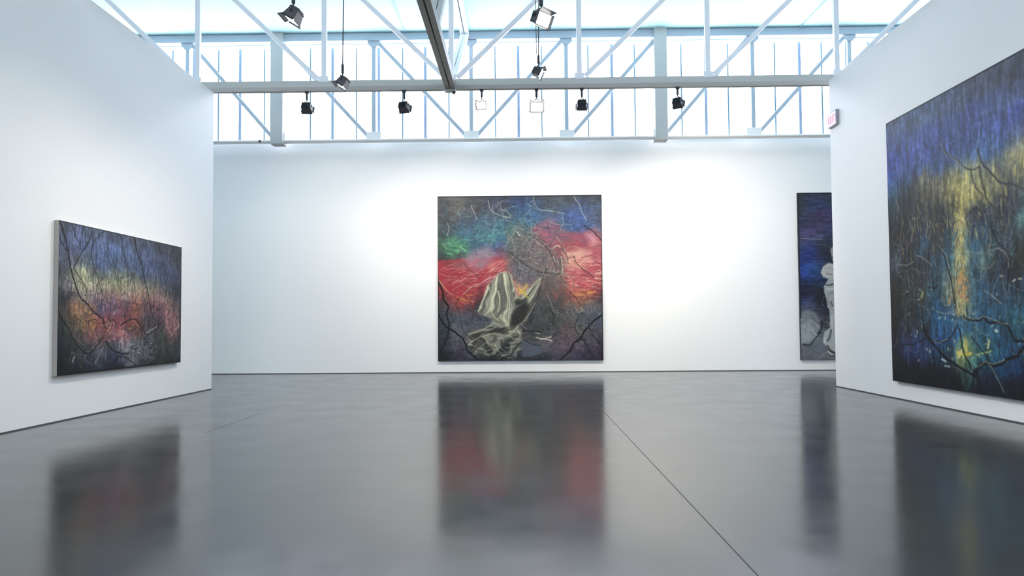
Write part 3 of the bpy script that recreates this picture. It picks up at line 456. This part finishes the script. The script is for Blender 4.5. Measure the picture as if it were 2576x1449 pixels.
class MB:
    """collects simple solids for ONE mesh"""
    def __init__(s): s.v = []; s.f = []
    def add(s, vs, fs):
        o = len(s.v); s.v += [tuple(map(float, p)) for p in vs]; s.f += [tuple(i+o for i in f) for f in fs]; return s
    def box(s, x0, x1, y0, y1, z0, z1, ch=0.0):
        if ch <= 0:
            vs = [(x, y, z) for x in (x0, x1) for y in (y0, y1) for z in (z0, z1)]
            return s.add(vs, [(0, 1, 3, 2), (4, 6, 7, 5), (0, 4, 5, 1), (2, 3, 7, 6), (0, 2, 6, 4), (1, 5, 7, 3)])
        return s.bar(((x0+x1)/2, (y0+y1)/2, z0), ((x0+x1)/2, (y0+y1)/2, z1), x1-x0, y1-y0, ch, (1, 0, 0))
    def prism(s, ring, a, b, side, up):
        """ring of (p, q) offsets along side / up, swept from a to b"""
        a, b, side, up = map(Vector, (a, b, side, up)); n = len(ring)
        vs = [a+side*p+up*q for p, q in ring]+[b+side*p+up*q for p, q in ring]
        fs = [tuple(range(n))[::-1], tuple(range(n, 2*n))]+[(i, (i+1) % n, n+(i+1) % n, n+i) for i in range(n)]
        return s.add(vs, fs)
    def bar(s, a, b, w, h, ch=0.0, side=None):
        a, b = Vector(a), Vector(b); d = (b-a).normalized()
        if side is None: side = Vector((0, 1, 0)) if abs(d.y) < .9 else Vector((1, 0, 0))
        side = Vector(side); side = (side-d*side.dot(d)).normalized(); up = d.cross(side)
        w /= 2; h /= 2
        if ch > 0:
            ring = [(-w+ch, -h), (w-ch, -h), (w, -h+ch), (w, h-ch), (w-ch, h), (-w+ch, h), (-w, h-ch), (-w, -h+ch)]
        else: ring = [(-w, -h), (w, -h), (w, h), (-w, h)]
        return s.prism(ring, a, b, side, up)
    def tube(s, pts, r, n=8):
        pts = [Vector(p) for p in pts]; rs = r if isinstance(r, (list, tuple)) else [r]*len(pts)
        vs = []; fs = []
        for i, p in enumerate(pts):
            d = (pts[min(i+1, len(pts)-1)]-pts[max(i-1, 0)]).normalized()
            sd = Vector((1, 0, 0)) if abs(d.x) < .9 else Vector((0, 1, 0))
            sd = (sd-d*sd.dot(d)).normalized(); up = d.cross(sd)
            vs += [p+(sd*math.cos(2*PI*k/n)+up*math.sin(2*PI*k/n))*rs[i] for k in range(n)]
        for i in range(len(pts)-1):
            fs += [(i*n+k, i*n+(k+1) % n, (i+1)*n+(k+1) % n, (i+1)*n+k) for k in range(n)]
        fs += [tuple(range(n))[::-1], tuple(range((len(pts)-1)*n, len(pts)*n))]
        return s.add(vs, fs)
    def plate(s, poly, y0, y1):
        """outline in x, z extruded between y0 and y1"""
        n = len(poly); vs = [(x, y0, z) for x, z in poly]+[(x, y1, z) for x, z in poly]
        return s.add(vs, [tuple(range(n)), tuple(range(n, 2*n))[::-1]]+[(i, n+i, n+(i+1) % n, (i+1) % n) for i in range(n)])
    def build(s, name, mat, parent=None, smooth=False):
        me = bpy.data.meshes.new(name); me.from_pydata(s.v, [], s.f); me.validate()
        import bmesh
        bm = bmesh.new(); bm.from_mesh(me); bmesh.ops.recalc_face_normals(bm, faces=bm.faces); bm.to_mesh(me); bm.free()
        if smooth:
            me.polygons.foreach_set('use_smooth', [True]*len(me.polygons))
            try: me.set_sharp_from_angle(angle=math.radians(40))
            except Exception: pass
        me.materials.append(mat)
        o = bpy.data.objects.new(name, me); C.objects.link(o)
        if parent: o.parent = parent
        return o

def tag(o, label=None, cat=None, group=None, kind=None):
    if label: o['label'] = label
    if cat: o['category'] = cat
    if group: o['group'] = group
    if kind: o['kind'] = kind
    return o
def empty(name, loc=(0, 0, 0)):
    o = bpy.data.objects.new(name, None); C.objects.link(o); o.location = loc; o.empty_display_size = .1
    return o

# ------------------------------------------------------------------ materials
def mat(name, col, rough=.5, metal=0.0, spec=.5, emit=None, es=0.0):
    m = bpy.data.materials.new(name); m.use_nodes = True
    b = m.node_tree.nodes['Principled BSDF']
    b.inputs['Base Color'].default_value = L(col) if isinstance(col, str) else tuple(col)+(1,)
    b.inputs['Roughness'].default_value = rough; b.inputs['Metallic'].default_value = metal
    b.inputs['Specular IOR Level'].default_value = spec
    if emit:
        b.inputs['Emission Color'].default_value = tuple(emit)+(1,); b.inputs['Emission Strength'].default_value = es
    return m
def node(nt, t, **kw):
    n = nt.nodes.new(t)
    for k, v in kw.items(): setattr(n, k, v)
    return n
def bump_noise(m, scale, strength, dist=.01, vscale=(1, 1, 1), col_amp=0.0):
    nt = m.node_tree; b = nt.nodes['Principled BSDF']
    tc = node(nt, 'ShaderNodeTexCoord'); mp = node(nt, 'ShaderNodeMapping'); mp.inputs['Scale'].default_value = vscale
    nz = node(nt, 'ShaderNodeTexNoise'); nz.inputs['Scale'].default_value = scale; nz.inputs['Detail'].default_value = 4
    bp = node(nt, 'ShaderNodeBump'); bp.inputs['Strength'].default_value = strength; bp.inputs['Distance'].default_value = dist
    nt.links.new(tc.outputs['Object'], mp.inputs['Vector']); nt.links.new(mp.outputs[0], nz.inputs['Vector'])
    nt.links.new(nz.outputs['Fac'], bp.inputs['Height']); nt.links.new(bp.outputs[0], b.inputs['Normal'])
    if col_amp:
        mx = node(nt, 'ShaderNodeMix', data_type='RGBA', blend_type='MULTIPLY'); mx.inputs['Factor'].default_value = col_amp
        mx.inputs['A'].default_value = b.inputs['Base Color'].default_value
        nt.links.new(nz.outputs['Fac'], mx.inputs['B']); nt.links.new(mx.outputs['Result'], b.inputs['Base Color'])
    return m

M = {}
M['wall'] = bump_noise(mat('wall_paint', (.84, .835, .825), .65, spec=.3), 60, .05, .002)
M['ceil'] = mat('daylit_ceiling_paint', (.64, .95, .96), .8, spec=.1)  # white ceiling; cyan cast of the overexposed daylight put into the paint
M['white'] = mat('white_steel', (.84, .87, .90), .45)
M['webs'] = mat('backlit_white_steel', (.40, .47, .54), .5)  # white steel again, its backlit blue shade put into the colour
M['grey'] = mat('grey_steel', (.56, .555, .53), .45)
M['greyd'] = mat('dark_grey_steel', (.27, .265, .25), .5)
M['column'] = mat('column_paint', (.50, .51, .50), .6)
M['mull'] = mat('backlit_aluminium', (.27, .35, .48), .45)  # blue tone of the backlit bars put into the base colour
M['bead'] = mat('joint_bead', (.13, .25, .33), .5)
M['black'] = mat('lamp_black', (.022, .025, .032), .45)
M['lampgrey'] = mat('lamp_housing', (.07, .068, .072), .5)
M['lens'] = mat('lamp_lens', (1, 1, 1), .3, emit=(1, .97, .92), es=14)
M['glass'] = mat('frosted_glazing', (.8, .9, .95), .4, emit=(.88, .905, 1.04), es=GLOW)
M['gap_shade'] = mat('gap_shade_paint', (.10, .10, .10), .7)  # dark tone painted for the shade at the wall foot
M['linen'] = bump_noise(mat('raw_linen', (.42, .385, .345), .85, spec=.1), 400, .2, .002)
M['edge'] = mat('painted_edge', (.03, .032, .04), .7, spec=.2)
M['conduit'] = mat('conduit_paint', (.36, .50, .66), .5)
M['sign'] = mat('sign_face', (.80, .55, .68), .35, emit=(1, .62, .80), es=.12)
M['sign_red'] = mat('sign_letters', (.72, .25, .42), .4, emit=(1, .2, .4), es=.06)
M['sign_box'] = mat('sign_housing', (.36, .36, .42), .5)

def floor_mat():
    m = mat('polished_concrete', (.042, .042, .041), .15, spec=.5)
    nt = m.node_tree; b = nt.nodes['Principled BSDF']; k = nt.links.new
    b.inputs['IOR'].default_value = 1.5
    tc = node(nt, 'ShaderNodeTexCoord')
    def nz(scale, vs, detail=5, rough=.55):
        mp = node(nt, 'ShaderNodeMapping'); mp.inputs['Scale'].default_value = vs
        n = node(nt, 'ShaderNodeTexNoise'); n.inputs['Scale'].default_value = scale; n.inputs['Detail'].default_value = detail; n.inputs['Roughness'].default_value = rough
        k(tc.outputs['Object'], mp.inputs['Vector']); k(mp.outputs[0], n.inputs['Vector']); return n.outputs['Fac']
    def ramp(fac, a, bb, p0=.3, p1=.7):
        r = node(nt, 'ShaderNodeMapRange'); r.inputs['From Min'].default_value = p0; r.inputs['From Max'].default_value = p1
        r.inputs['To Min'].default_value = a; r.inputs['To Max'].default_value = bb; k(fac, r.inputs['Value']); return r.outputs[0]
    n1 = nz(1.1, (1, .8, 1)); n2 = nz(3.5, (1, .7, 1), 4)
    add = node(nt, 'ShaderNodeMath', operation='ADD'); k(n1, add.inputs[0]); k(n2, add.inputs[1])
    v = ramp(add.outputs[0], .88, 1.12, .75, 1.25)
    mx = node(nt, 'ShaderNodeMix', data_type='RGBA', blend_type='MULTIPLY'); mx.inputs['Factor'].default_value = 1
    mx.inputs['A'].default_value = (.042, .042, .041, 1); k(v, mx.inputs['B']); k(mx.outputs['Result'], b.inputs['Base Color'])
    k(ramp(nz(2.2, (1, 1, 1)), .13, .19), b.inputs['Roughness'])
    # trowel marks: long shallow waves across the room
    bp = node(nt, 'ShaderNodeBump'); bp.inputs['Strength'].default_value = .2; bp.inputs['Distance'].default_value = .010
    k(nz(1.0, (.35, 2.0, 1), 1, .4), bp.inputs['Height']); k(bp.outputs[0], b.inputs['Normal'])
    return m
M['floor'] = floor_mat()
M['joint'] = mat('saw_cut', (.035, .034, .033), .6, spec=.2)
M['joint2'] = mat('filled_saw_cut', (.075, .075, .073), .4, spec=.3)

def canvas_mat(name):
    m = mat(name, (.5, .5, .5), .55, spec=.25)
    nt = m.node_tree; b = nt.nodes['Principled BSDF']
    at = node(nt, 'ShaderNodeAttribute', attribute_name='paint'); nt.links.new(at.outputs['Color'], b.inputs['Base Color'])
    tc = node(nt, 'ShaderNodeTexCoord'); nz = node(nt, 'ShaderNodeTexNoise'); nz.inputs['Scale'].default_value = 55; nz.inputs['Detail'].default_value = 5
    bp = node(nt, 'ShaderNodeBump'); bp.inputs['Strength'].default_value = .15; bp.inputs['Distance'].default_value = .004
    nt.links.new(tc.outputs['Object'], nz.inputs['Vector']); nt.links.new(nz.outputs['Fac'], bp.inputs['Height']); nt.links.new(bp.outputs[0], b.inputs['Normal'])
    return m

# ------------------------------------------------------------------ the setting
YB, ZS, ZC = 13.6225, 4.778, 6.93
XL, XR, HL = -4.8825, 4.8105, 4.73
YF, XO = -4.0, 12.2
NY, BY = 10.53, 13.35                                     # truss planes
st = lambda o: tag(o, kind='structure')
st(MB().box(-XO, XO, YF, YB+.5, -.12, 0).build('floor', M['floor']))
st(MB().box(-XO, XO, YF, YB+.5, ZC, ZC+.12).build('ceiling', M['ceil']))
st(MB().box(-XO, XO, YB, YB+.5, 0, ZS).build('wall_back', M['wall']))
st(MB().box(XL-.3, XL, YF, 10.4511, 0, HL).build('wall_left', M['wall']))
st(MB().box(XR, XR+.3, YF, 10.2625, 0, HL).build('wall_right', M['wall']))
st(MB().box(-XO, XO, YF-.3, YF, 0, ZS).build('wall_front', M['wall']))
st(MB().box(-XO-.3, -XO, YF-.3, YB+.5, -.12, ZC+.12).build('wall_far_left', M['wall']))
st(MB().box(XO, XO+.3, YF-.3, YB+.5, -.12, ZC+.12).build('wall_far_right', M['wall']))
st(MB().box(-XO, XO, YB-.004, YB, .001, .014).build('gap_shade_back', M['gap_shade']))  # dark strips painted as the shade in the gap under the walls
st(MB().box(XL, XL+.004, YF, 10.4511, .001, .012).build('gap_shade_left', M['gap_shade']))
st(MB().box(XR-.004, XR, YF, 10.2625, .001, .012).build('gap_shade_right', M['gap_shade']))
# floor saw cuts
st(MB().box(.925-.003, .925+.003, YF, 7.75, 0, .0008).build('trim_1', M['joint']))
st(MB().box(-2.96-.003, -2.96+.003, 6.2, 7.6, 0, .0008).build('trim_2', M['joint2']))

# clerestory windows between the columns
COLX = [-4.907, 2.853]
def clerestory(idx, x0, x1, yg, inward, z0=ZS):
    """glazing plane at yg; inward = -1 when the room lies toward -y"""
    w = empty('window_%d' % idx, ((x0+x1)/2, yg, z0)); st(w)
    lx = lambda x: x-(x0+x1)/2
    fr = MB()
    ya, yb2 = sorted((inward*.02, -inward*.08))
    fr.box(lx(x0), lx(x1), ya, yb2, 0, .05); fr.box(lx(x0), lx(x1), ya, yb2, ZC-z0-.06, ZC-z0)
    fr.build('window_frame', M['mull'], w)
    MB().box(lx(x0), lx(x1), -.012, .012, .05, ZC-z0-.06).build('glazing', M['glass'], w)
    k0 = math.ceil((x0+.98+.1)/.968); k1 = math.floor((x1+.98-.1)/.968)
    for k in range(k0, k1+1):
        x = lx(-.98+.968*k)
        y0, y1 = sorted((inward*.015, inward*.10))
        MB().box(x-.03, x+.03, y0, y1, .05, ZC-z0-.16, .006).build('mullion', M['mull'], w)
    for k in range(k0-1, k1+1):
        x = -.98+.968*(k+.5)
        if x0+.05 < x < x1-.05:
            y0, y1 = sorted((inward*.012, inward*.03))
            MB().box(lx(x)-.014, lx(x)+.014, y0, y1, .05, ZC-z0-.14).build('glazing_bead', M['bead'], w)
    return w
YG = YB+.11
clerestory(1, -XO, COLX[0]-.0, YG, -1)
clerestory(2, COLX[0], COLX[1], YG, -1)
clerestory(3, COLX[1], XO, YG, -1)
clerestory(4, -XO, XO, YF-.11, 1)  # unseen windows behind the viewer, added as glowing fill light

for x, side in zip(COLX, ('left', 'right')):
    c = MB().box(x-.127, x+.127, BY-.125, BY+.125, 4.66, ZC, .008).build('column', M['column'])
    tag(c, 'pale grey square steel column before the clerestory windows, on the %s' % side, 'column', 'columns before the clerestory')

# ------------------------------------------------------------------ roof trusses
def chord_profile(mb, x0, x1, y, z0, z1, d):
    """two lipped channels back to back with a slot between"""
    h = z1-z0
    for s0 in (-1, 1):
        yi, yo = y+s0*.012, y+s0*d/2
        ring = [(yi, z0), (yo-s0*.030, z0), (yo, z0+h*.32), (yo, z0+h*.66), (yo-s0*.024, z0+h*.70), (yo-s0*.030, z1), (yi, z1)]
        n = len(ring); vs = [(x0, p, q) for p, q in ring]+[(x1, p, q) for p, q in ring]
        mb.add(vs, [tuple(range(n)), tuple(range(n, 2*n))[::-1]]+[(i, n+i, n+(i+1) % n, (i+1) % n) for i in range(n)])
def truss(y, nodes, zb, zt, d, label, chord, web, centre, gussets, skip=(), wv=.078):
    """zb, zt = (low, high) of the chords; webs lean from the foot of a node up to the next node outward"""
    t = tag(empty('roof_truss', (0, y, zb[0])), label, 'roof truss', 'cross trusses under the ceiling')
    o = zb[0]
    m = MB(); chord_profile(m, -XO+.01, XO-.01, 0, 0, zb[1]-o, d); m.build('bottom_chord', chord, t)
    MB().box(-XO+.01, XO-.01, -d/2, d/2, zt[0]-o, zt[1]-o, .006).build('top_chord', web, t)
    n = len(nodes)
    for i, x in enumerate(nodes):
        if i not in skip:
            MB().box(x-wv/2, x+wv/2, -.035, .035, zb[1]-o, zt[0]-o, .006).build('vertical', web, t)
        for j in ((i-1,) if i < centre else (i+1,) if i > centre else (i-1, i+1)):
            if 0 <= j < n:
                s0 = 1 if nodes[j] > x else -1
                xa, xb = x+s0*.10, nodes[j]-s0*.10
                MB().bar((xa, .0, zb[1]-o+.04), (xb, .0, zt[0]-o-.04), .06, .072, .006).build('diagonal', web, t)
        if gussets:
            gw = gussets
            z1 = zb[1]-o
            MB().plate([(x-gw, z1-.02), (x+gw, z1-.02), (x+gw, z1+gw*.95), (x-gw, z1+gw*.95)], -.05, -.036).build('gusset_plate', M['wall'] if gw > .12 else web, t)
            if gw < .12: continue
            z2 = zt[0]-o
            MB().plate([(x-.12, z2+.02), (x-.12, z2-.06), (x-.05, z2-.13), (x+.05, z2-.13), (x+.12, z2-.06), (x+.12, z2+.02)], -.05, -.036).build('gusset_plate', web, t)
    return t
near_nodes = [-1.083+2.049*k for k in range(-5, 6)]
truss(NY, near_nodes, (4.748, 4.912), (6.78, ZC-.002), .15, 'white steel roof truss with grey lower beam crossing above the wall ends',
      M['grey'], M['white'], 5, .075)
back_nodes = [-10.6, -8.7, -6.77, -4.907, -2.953, -.972, .959, 2.853, 4.72, 6.67, 8.6, 10.5]
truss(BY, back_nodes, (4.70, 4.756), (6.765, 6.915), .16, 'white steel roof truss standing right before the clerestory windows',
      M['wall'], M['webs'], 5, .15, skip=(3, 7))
truss(6.9, near_nodes, (4.748, 4.912), (6.78, ZC-.002), .15, 'white steel roof truss nearest the viewer, carrying the two largest spotlights',
      M['white'], M['white'], 5, 0)

# truss running down the room, seen from below
lt = tag(empty('long_truss', (-1.085, 5.0, 4.70)), 'grey steel truss running down the room toward the viewer and ending at the cross beam', 'roof truss')
def pair(mb, a, b, w, h):
    """double angle: two legs with a slot between"""
    a, b = Vector(a), Vector(b)
    for s0 in (-1, 1):
        off = Vector((s0*(w/4+.004), 0, 0)); mb.bar(a+off, b+off, w/2-.012, h, 0, (1, 0, 0))
    return mb
zt_l = 2.05
pair(MB(), (0, -8.9, .075), (0, 5.44, .075), .165, .145).build('bottom_chord', M['greyd'], lt)
pair(MB(), (0, -8.9, zt_l+.09), (0, 8.2, zt_l+.09), .165, .12).build('top_chord', M['white'], lt)
pair(MB(), (0, 5.62, .26), (0, 8.1, zt_l), .15, .10).build('diagonal', M['white'], lt)
for ya, yb in ((3.42, 5.2), (1.66, -.1), (1.66, 3.2), (-1.86, -3.6), (-1.86, -.3), (-5.4, -7.1), (-5.4, -3.8)):
    pair(MB(), (0, ya, .16), (0, yb, zt_l), .15, .10).build('diagonal', M['grey'], lt)
MB().box(-.085, .085, 5.34, 5.443, -.03, .0).build('mounting_plate', M['grey'], lt)
MB().box(.03, .075, 5.36, 5.42, -.06, -.03).build('bolt', M['black'], lt)

# conduits along the ceiling
for x, nm in ((-2.305, 'left of the grey long truss'), (.258, 'above the middle spotlights'), (5.675, 'near the right wall')):
    c = MB().tube([(x, YF+.05, ZC-.014), (x, BY-.1, ZC-.014)], .012, 8).build('conduit_pipe', M['conduit'])
    tag(c, 'thin blue-grey conduit along the white ceiling, %s' % nm, 'conduit', 'conduits along the ceiling')

# ------------------------------------------------------------------ spotlights
def spotlight(X, Y, Z, aim, label, top, cords=0, s=1.0, energy=60, cone=95, group='track spotlights', stem_len=.16, tint=(1, .90, .77), lensm=None):
    """aim: point the lamp looks at; top: height where the stem or cord is fixed"""
    root = tag(empty('spotlight', (X, Y, Z)), label, 'spotlight', group)
    d = (Vector(aim)-Vector((X, Y, Z))).normalized()
    side = d.cross(Vector((0, 0, 1)))
    side = side.normalized() if side.length > 1e-3 else Vector((1, 0, 0))
    up = side.cross(d)
    R = lambda a, b, c: (side*a+up*b-d*c)*s               # c runs toward the back of the lamp
    def frus(mb, w0, h0, c0, w1, h1, c1):
        vs = [R(a*w0, b*h0, c0) for a, b in ((-1, -1), (1, -1), (1, 1), (-1, 1))]+[R(a*w1, b*h1, c1) for a, b in ((-1, -1), (1, -1), (1, 1), (-1, 1))]
        return mb.add(vs, [(3, 2, 1, 0), (4, 5, 6, 7)]+[(i, (i+1) % 4, 4+(i+1) % 4, 4+i) for i in range(4)])
    b = MB(); frus(b, .068, .050, .062, .088, .066, -.035); b.build('housing', M['lampgrey'], root)
    hs = MB(); frus(hs, .072, .054, .074, .072, .054, .060)
    for k in range(5):
        a = -.056+k*.028; vs = [R(a+p, q, c) for p in (-.004, .004) for q in (-.046, .046) for c in (.072, .088)]
        hs.add(vs, [(0, 1, 3, 2), (4, 6, 7, 5), (0, 4, 5, 1), (2, 3, 7, 6), (0, 2, 6, 4), (1, 5, 7, 3)])
    hs.build('heat_sink', M['black'], root)
    ln = MB(); frus(ln, .080, .058, -.034, .080, .058, -.040); ln.build('lens', lensm or M['lens'], root)
    # four flared shutters around the mouth
    for a0, b0, lp, fl in ((0, 1, .040, .034), (0, -1, .016, .012), (1, 0, .020, .016), (-1, 0, .020, .016)):
        w = .086 if b0 else .064; q0 = .066 if b0 else .088; q1 = q0+fl
        pts = []
        for t_, c, q in ((w, -.033, q0), (w*(1.2 if b0 > 0 else 1.08), -.034-lp, q1)):
            for sg in (-1, 1):
                for th in (0, .004):
                    pts.append(R(sg*t_ if b0 else a0*(q+th), b0*(q+th) if b0 else sg*t_, c))
        MB().add(pts, [(0, 1, 3, 2), (4, 6, 7, 5), (0, 4, 5, 1), (2, 3, 7, 6), (0, 2, 6, 4), (1, 5, 7, 3)]).build('barn_door', M['black'], root)
    # yoke and stem
    y0 = Vector((0, 0, .11*s))
    yk = MB()
    for sg in (-1, 1):
        yk.bar(R(sg*.094, 0, .02), Vector(R(sg*.094, 0, .02))*.55+y0*.7, .018*s, .006*s); yk.bar(Vector(R(sg*.094, 0, .02))*.55+y0*.7, y0, .018*s, .006*s)
    yk.build('yoke', M['black'], root)
    zt = top-Z
    se = min(zt-.01, y0.z+stem_len)
    MB().tube([(0, 0, y0.z-.006), (0, 0, y0.z+.02), (0, 0, y0.z+.03), (0, 0, se-.03), (0, 0, se)], [.007*s, .009*s, .019*s, .019*s, .008*s], 10).build('stem', M['black'], root)
    if zt-se > .02:
        cd = MB()
        if cords == 2: cd.tube([(-.028, 0, se), (-.045, 0, zt)], .0055, 6)
        cd.tube([(0, 0, se-.01), (.012, 0, se+(zt-se)*.4), (0, 0, zt)], .0075, 6)
        cd.build('cord', M['black'], root)
    MB().box(-.03, .03, -.022, .022, zt-.028, zt, .004).build('clamp', M['black'], root)
    ld = bpy.data.lights.new('lamp_beam', 'SPOT'); ld.energy = energy; ld.spot_size = math.radians(cone); ld.spot_blend = 1.0
    ld.color = tint; ld.shadow_soft_size = .05
    lo = bpy.data.objects.new('lamp_beam', ld); C.objects.link(lo); lo.parent = root
    lo.location = d*.075*s; lo.rotation_euler = (Vector(aim)-Vector((0, 0, 1.6))-Vector((X, Y, Z))).to_track_quat('-Z', 'Y').to_euler()
    return root
BZ = 4.748
E0 = 1.0
SP = [
 # X, Y, Z, aim, label, top, cords, scale, energy, cone
 (-3.412, NY, 4.482, (-3.6, YB, 3.0), 'black spotlight under the grey beam, leftmost of that row, turned to the back wall', BZ, 0, 1.0, 110, 118),
 (-1.844, NY, 4.476, (-1.1, YB, 3.0), 'black spotlight under the grey beam, above the left half of the cloth painting', BZ, 0, 1.0, 190, 110),
 (-.599, NY, 4.500, (-2.2, 5.0, 1.6), 'glaring spotlight under the grey beam just right of the long truss end', BZ, 0, .9, 60, 100),
 (.279, NY, 4.464, (.4, 4.0, 1.2), 'brightest white spotlight under the grey beam, facing the viewer', BZ, 0, 1.15, 60, 100),
 (1.003, NY, 4.481, (1.2, YB, 3.0), 'small boxy black spotlight under the grey beam, left of the right column', BZ, 0, .95, 205, 112),
 (2.530, NY, 4.495, (4.4, YB, 3.0), 'black spotlight under the grey beam, rightmost of that row beside the right column', BZ, 0, .95, 300, 114),
 (-2.383, 6.9, 4.262, (-3.7, 6.95, 2.2), 'largest dark spotlight at the top left, lit lens tilted toward the left wall', BZ, 0, 1.05, 105, 125),
 (.241, 6.9, 4.200, (1.9, 5.2, 2.9), 'glowing pinkish spotlight at the top, above all other middle lamps', BZ, 0, 1.05, 190, 120),
 (-2.343, 8.7, 4.202, (-3.6, 8.75, 2.2), 'dark spotlight on a long cord hanging just before the grey beam, left of centre', ZC-.026, 0, 1.0, 95, 125),
 (.288, 9.6, 4.657, (2.2, 9.3, 3.7), 'dark spotlight on two cords before the grey beam, lens toward the right wall', ZC-.026, 2, 1.0, 130, 120),
]
for X, Y, Z, aim, lab, top, cords, sc, en, cone in SP:
    spotlight(X, Y, Z, aim, lab, top, cords, sc, en*E0, cone)
MB().box(-5.272, -5.235, BY-.10, BY-.06, 4.70, 4.745).build('cable_clip', M['black'])
tag(bpy.data.objects['cable_clip'], 'tiny black clip on the window sill left of the left column', 'clip')

# ------------------------------------------------------------------ paintings
def painting(img, origin, ex, ez, nrm, depth, label, side_mat, gain):
    """img rows run downward; origin = top left corner of the canvas face, ex along the top, ez down, nrm out of the wall"""
    H, W = img.shape[:2]
    root = tag(empty('painting', tuple(Vector(origin)+Vector(ez))), label, 'painting')
    o = -Vector(ez); ex = Vector(ex); ez = Vector(ez); nrm = Vector(nrm)
    u = np.linspace(0, 1, W); v = np.linspace(0, 1, H); U, V = np.meshgrid(u, v)
    co = (np.array(o)[None]+U.reshape(-1, 1)*np.array(ex)+V.reshape(-1, 1)*np.array(ez)).astype(np.float32)
    i = np.arange((H-1)*W).reshape(H-1, W)[:, :-1].ravel()
    fc = np.stack([i, i+W, i+W+1, i+1], 1).astype(np.int32)
    me = bpy.data.meshes.new('canvas'); me.vertices.add(len(co)); me.vertices.foreach_set('co', co.ravel())
    me.loops.add(fc.size); me.loops.foreach_set('vertex_index', fc.ravel())
    me.polygons.add(len(fc)); me.polygons.foreach_set('loop_start', np.arange(len(fc), dtype=np.int32)*4)
    me.update(calc_edges=True)
    a = me.attributes.new('paint', 'FLOAT_COLOR', 'POINT')
    rgba = np.ones((H*W, 4), np.float32); q = img.reshape(-1, 3); g_ = (q @ np.array([.3, .59, .11]))[:, None]; q = np.clip(g_+(q-g_)*gain[1], 0, 1)
    rgba[:, :3] = np.clip(lin(q)*gain[0], 0, .95)
    a.data.foreach_set('color', rgba.ravel())
    me.materials.append(canvas_mat('oil_paint'))
    c = bpy.data.objects.new('canvas', me); C.objects.link(c); c.parent = root
    # stretcher behind the canvas: a closed rim as deep as the painting stands off the wall
    m = MB(); p = [o, o+ex, o+ex+ez, o+ez]; b = [q-nrm*(depth-.001) for q in p]; f = [q-nrm*.002 for q in p]
    m.add(f+b, [(0, 1, 2, 3), (7, 6, 5, 4)]+[(k, (k+1) % 4, 4+(k+1) % 4, 4+k) for k in range(4)])
    m.build('stretcher_frame', side_mat, root)
    return root
RY0, RY1, RZ0, RZ1 = 8.6085, 5.2, .23, 3.5527
src = [proj((XR-.055, y, z)) for y, z in ((RY0, RZ1), (RY1, RZ1), (RY1, RZ0), (RY0, RZ0))]
fa = homog(src, [(0, 0), (1, 0), (1, 1), (0, 1)])
k = (YB-.055)/YB
cx0, cx1, cz0, cz1 = -1.6998*k, 1.6775*k, 1+(.2393-1)*k, 1+(3.631-1)*k
painting(paint_cloth(), (cx0, YB-.055, cz1), (cx1-cx0, 0, 0), (0, 0, cz0-cz1), (0, -1, 0), .055,
         'large square painting of pale heaped cloth between red bands on the back wall', M['edge'], GAIN[0])
painting(paint_meadow(), (XL+.055, 6.8703, 2.1183), (0, 9.3845-6.8703, 0), (0, 0, .4853-2.1183), (1, 0, 0), .055,
         'wide painting of bare branches over a yellow and red thicket on the left wall', M['linen'], GAIN[1])
painting(paint_night(fa), (XR-.055, RY0, RZ1), (0, RY1-RY0, 0), (0, 0, RZ0-RZ1), (-1, 0, 0), .055,
         'huge deep blue painting with a yellow glow and dark branches on the right wall', M['edge'], GAIN[2])
painting(paint_stone(), (5.67, YB-.055, 3.6214), (3.4, 0, 0), (0, 0, .2202-3.6214), (0, -1, 0), .055,
         'dark blue painting with pale stones, mostly hidden behind the right wall end', M['edge'], GAIN[3])

# ------------------------------------------------------------------ exit sign on the end of the right wall
sg = tag(empty('exit_sign', (XR, 10.105, 3.965)), 'small pink exit sign at the far end of the right wall', 'sign')
MB().box(-.045, 0, -.135, .135, 0, .225, .006).build('housing', M['sign_box'], sg)
MB().box(-.049, -.0445, -.125, .125, .012, .205).build('face', M['sign'], sg)
lt_m = MB()
def bars(yc, segs):
    for (a, b, c, d) in segs: lt_m.bar((-.050, yc-a, b), (-.050, yc-c, d), .003, .017, 0, (1, 0, 0))
zl, zh, hw = .05, .165, .019
bars(.083, [(-hw, zl, -hw, zh), (-hw, zh-.008, hw, zh-.008), (-hw, (zl+zh)/2, hw*.7, (zl+zh)/2), (-hw, zl+.008, hw, zl+.008)])
bars(.028, [(-hw, zl, hw, zh), (hw, zl, -hw, zh)])
bars(-.022, [(0, zl, 0, zh)])
bars(-.075, [(0, zl, 0, zh), (-hw*1.2, zh-.008, hw*1.2, zh-.008)])
lt_m.build('lettering', M['sign_red'], sg)

# ------------------------------------------------------------------ world, camera, view
w = bpy.data.worlds.new('sky'); bpy.context.scene.world = w; w.use_nodes = True
sky = w.node_tree.nodes.new('ShaderNodeTexSky'); bg = w.node_tree.nodes['Background']
try: sky.sky_type = 'HOSEK_WILKIE'
except Exception: pass
w.node_tree.links.new(sky.outputs[0], bg.inputs['Color']); bg.inputs['Strength'].default_value = .4
cd = bpy.data.cameras.new('camera'); cam = bpy.data.objects.new('camera', cd); C.objects.link(cam)
cd.sensor_width = 36; cd.sensor_fit = 'HORIZONTAL'; cd.lens = FP/2576*36; cd.shift_y = SHY/2576; cd.clip_start = .05
R_ = Matrix([[CR[i], CU[i], -CF[i]] for i in range(3)])
cam.matrix_world = Matrix.Translation((0, 0, 1)) @ R_.to_4x4()
sc = bpy.context.scene; sc.camera = cam
vs = sc.view_settings; vs.view_transform = 'Standard'; vs.look = 'None'; vs.exposure = EXPO; vs.gamma = 1.0; vs.use_curve_mapping = False
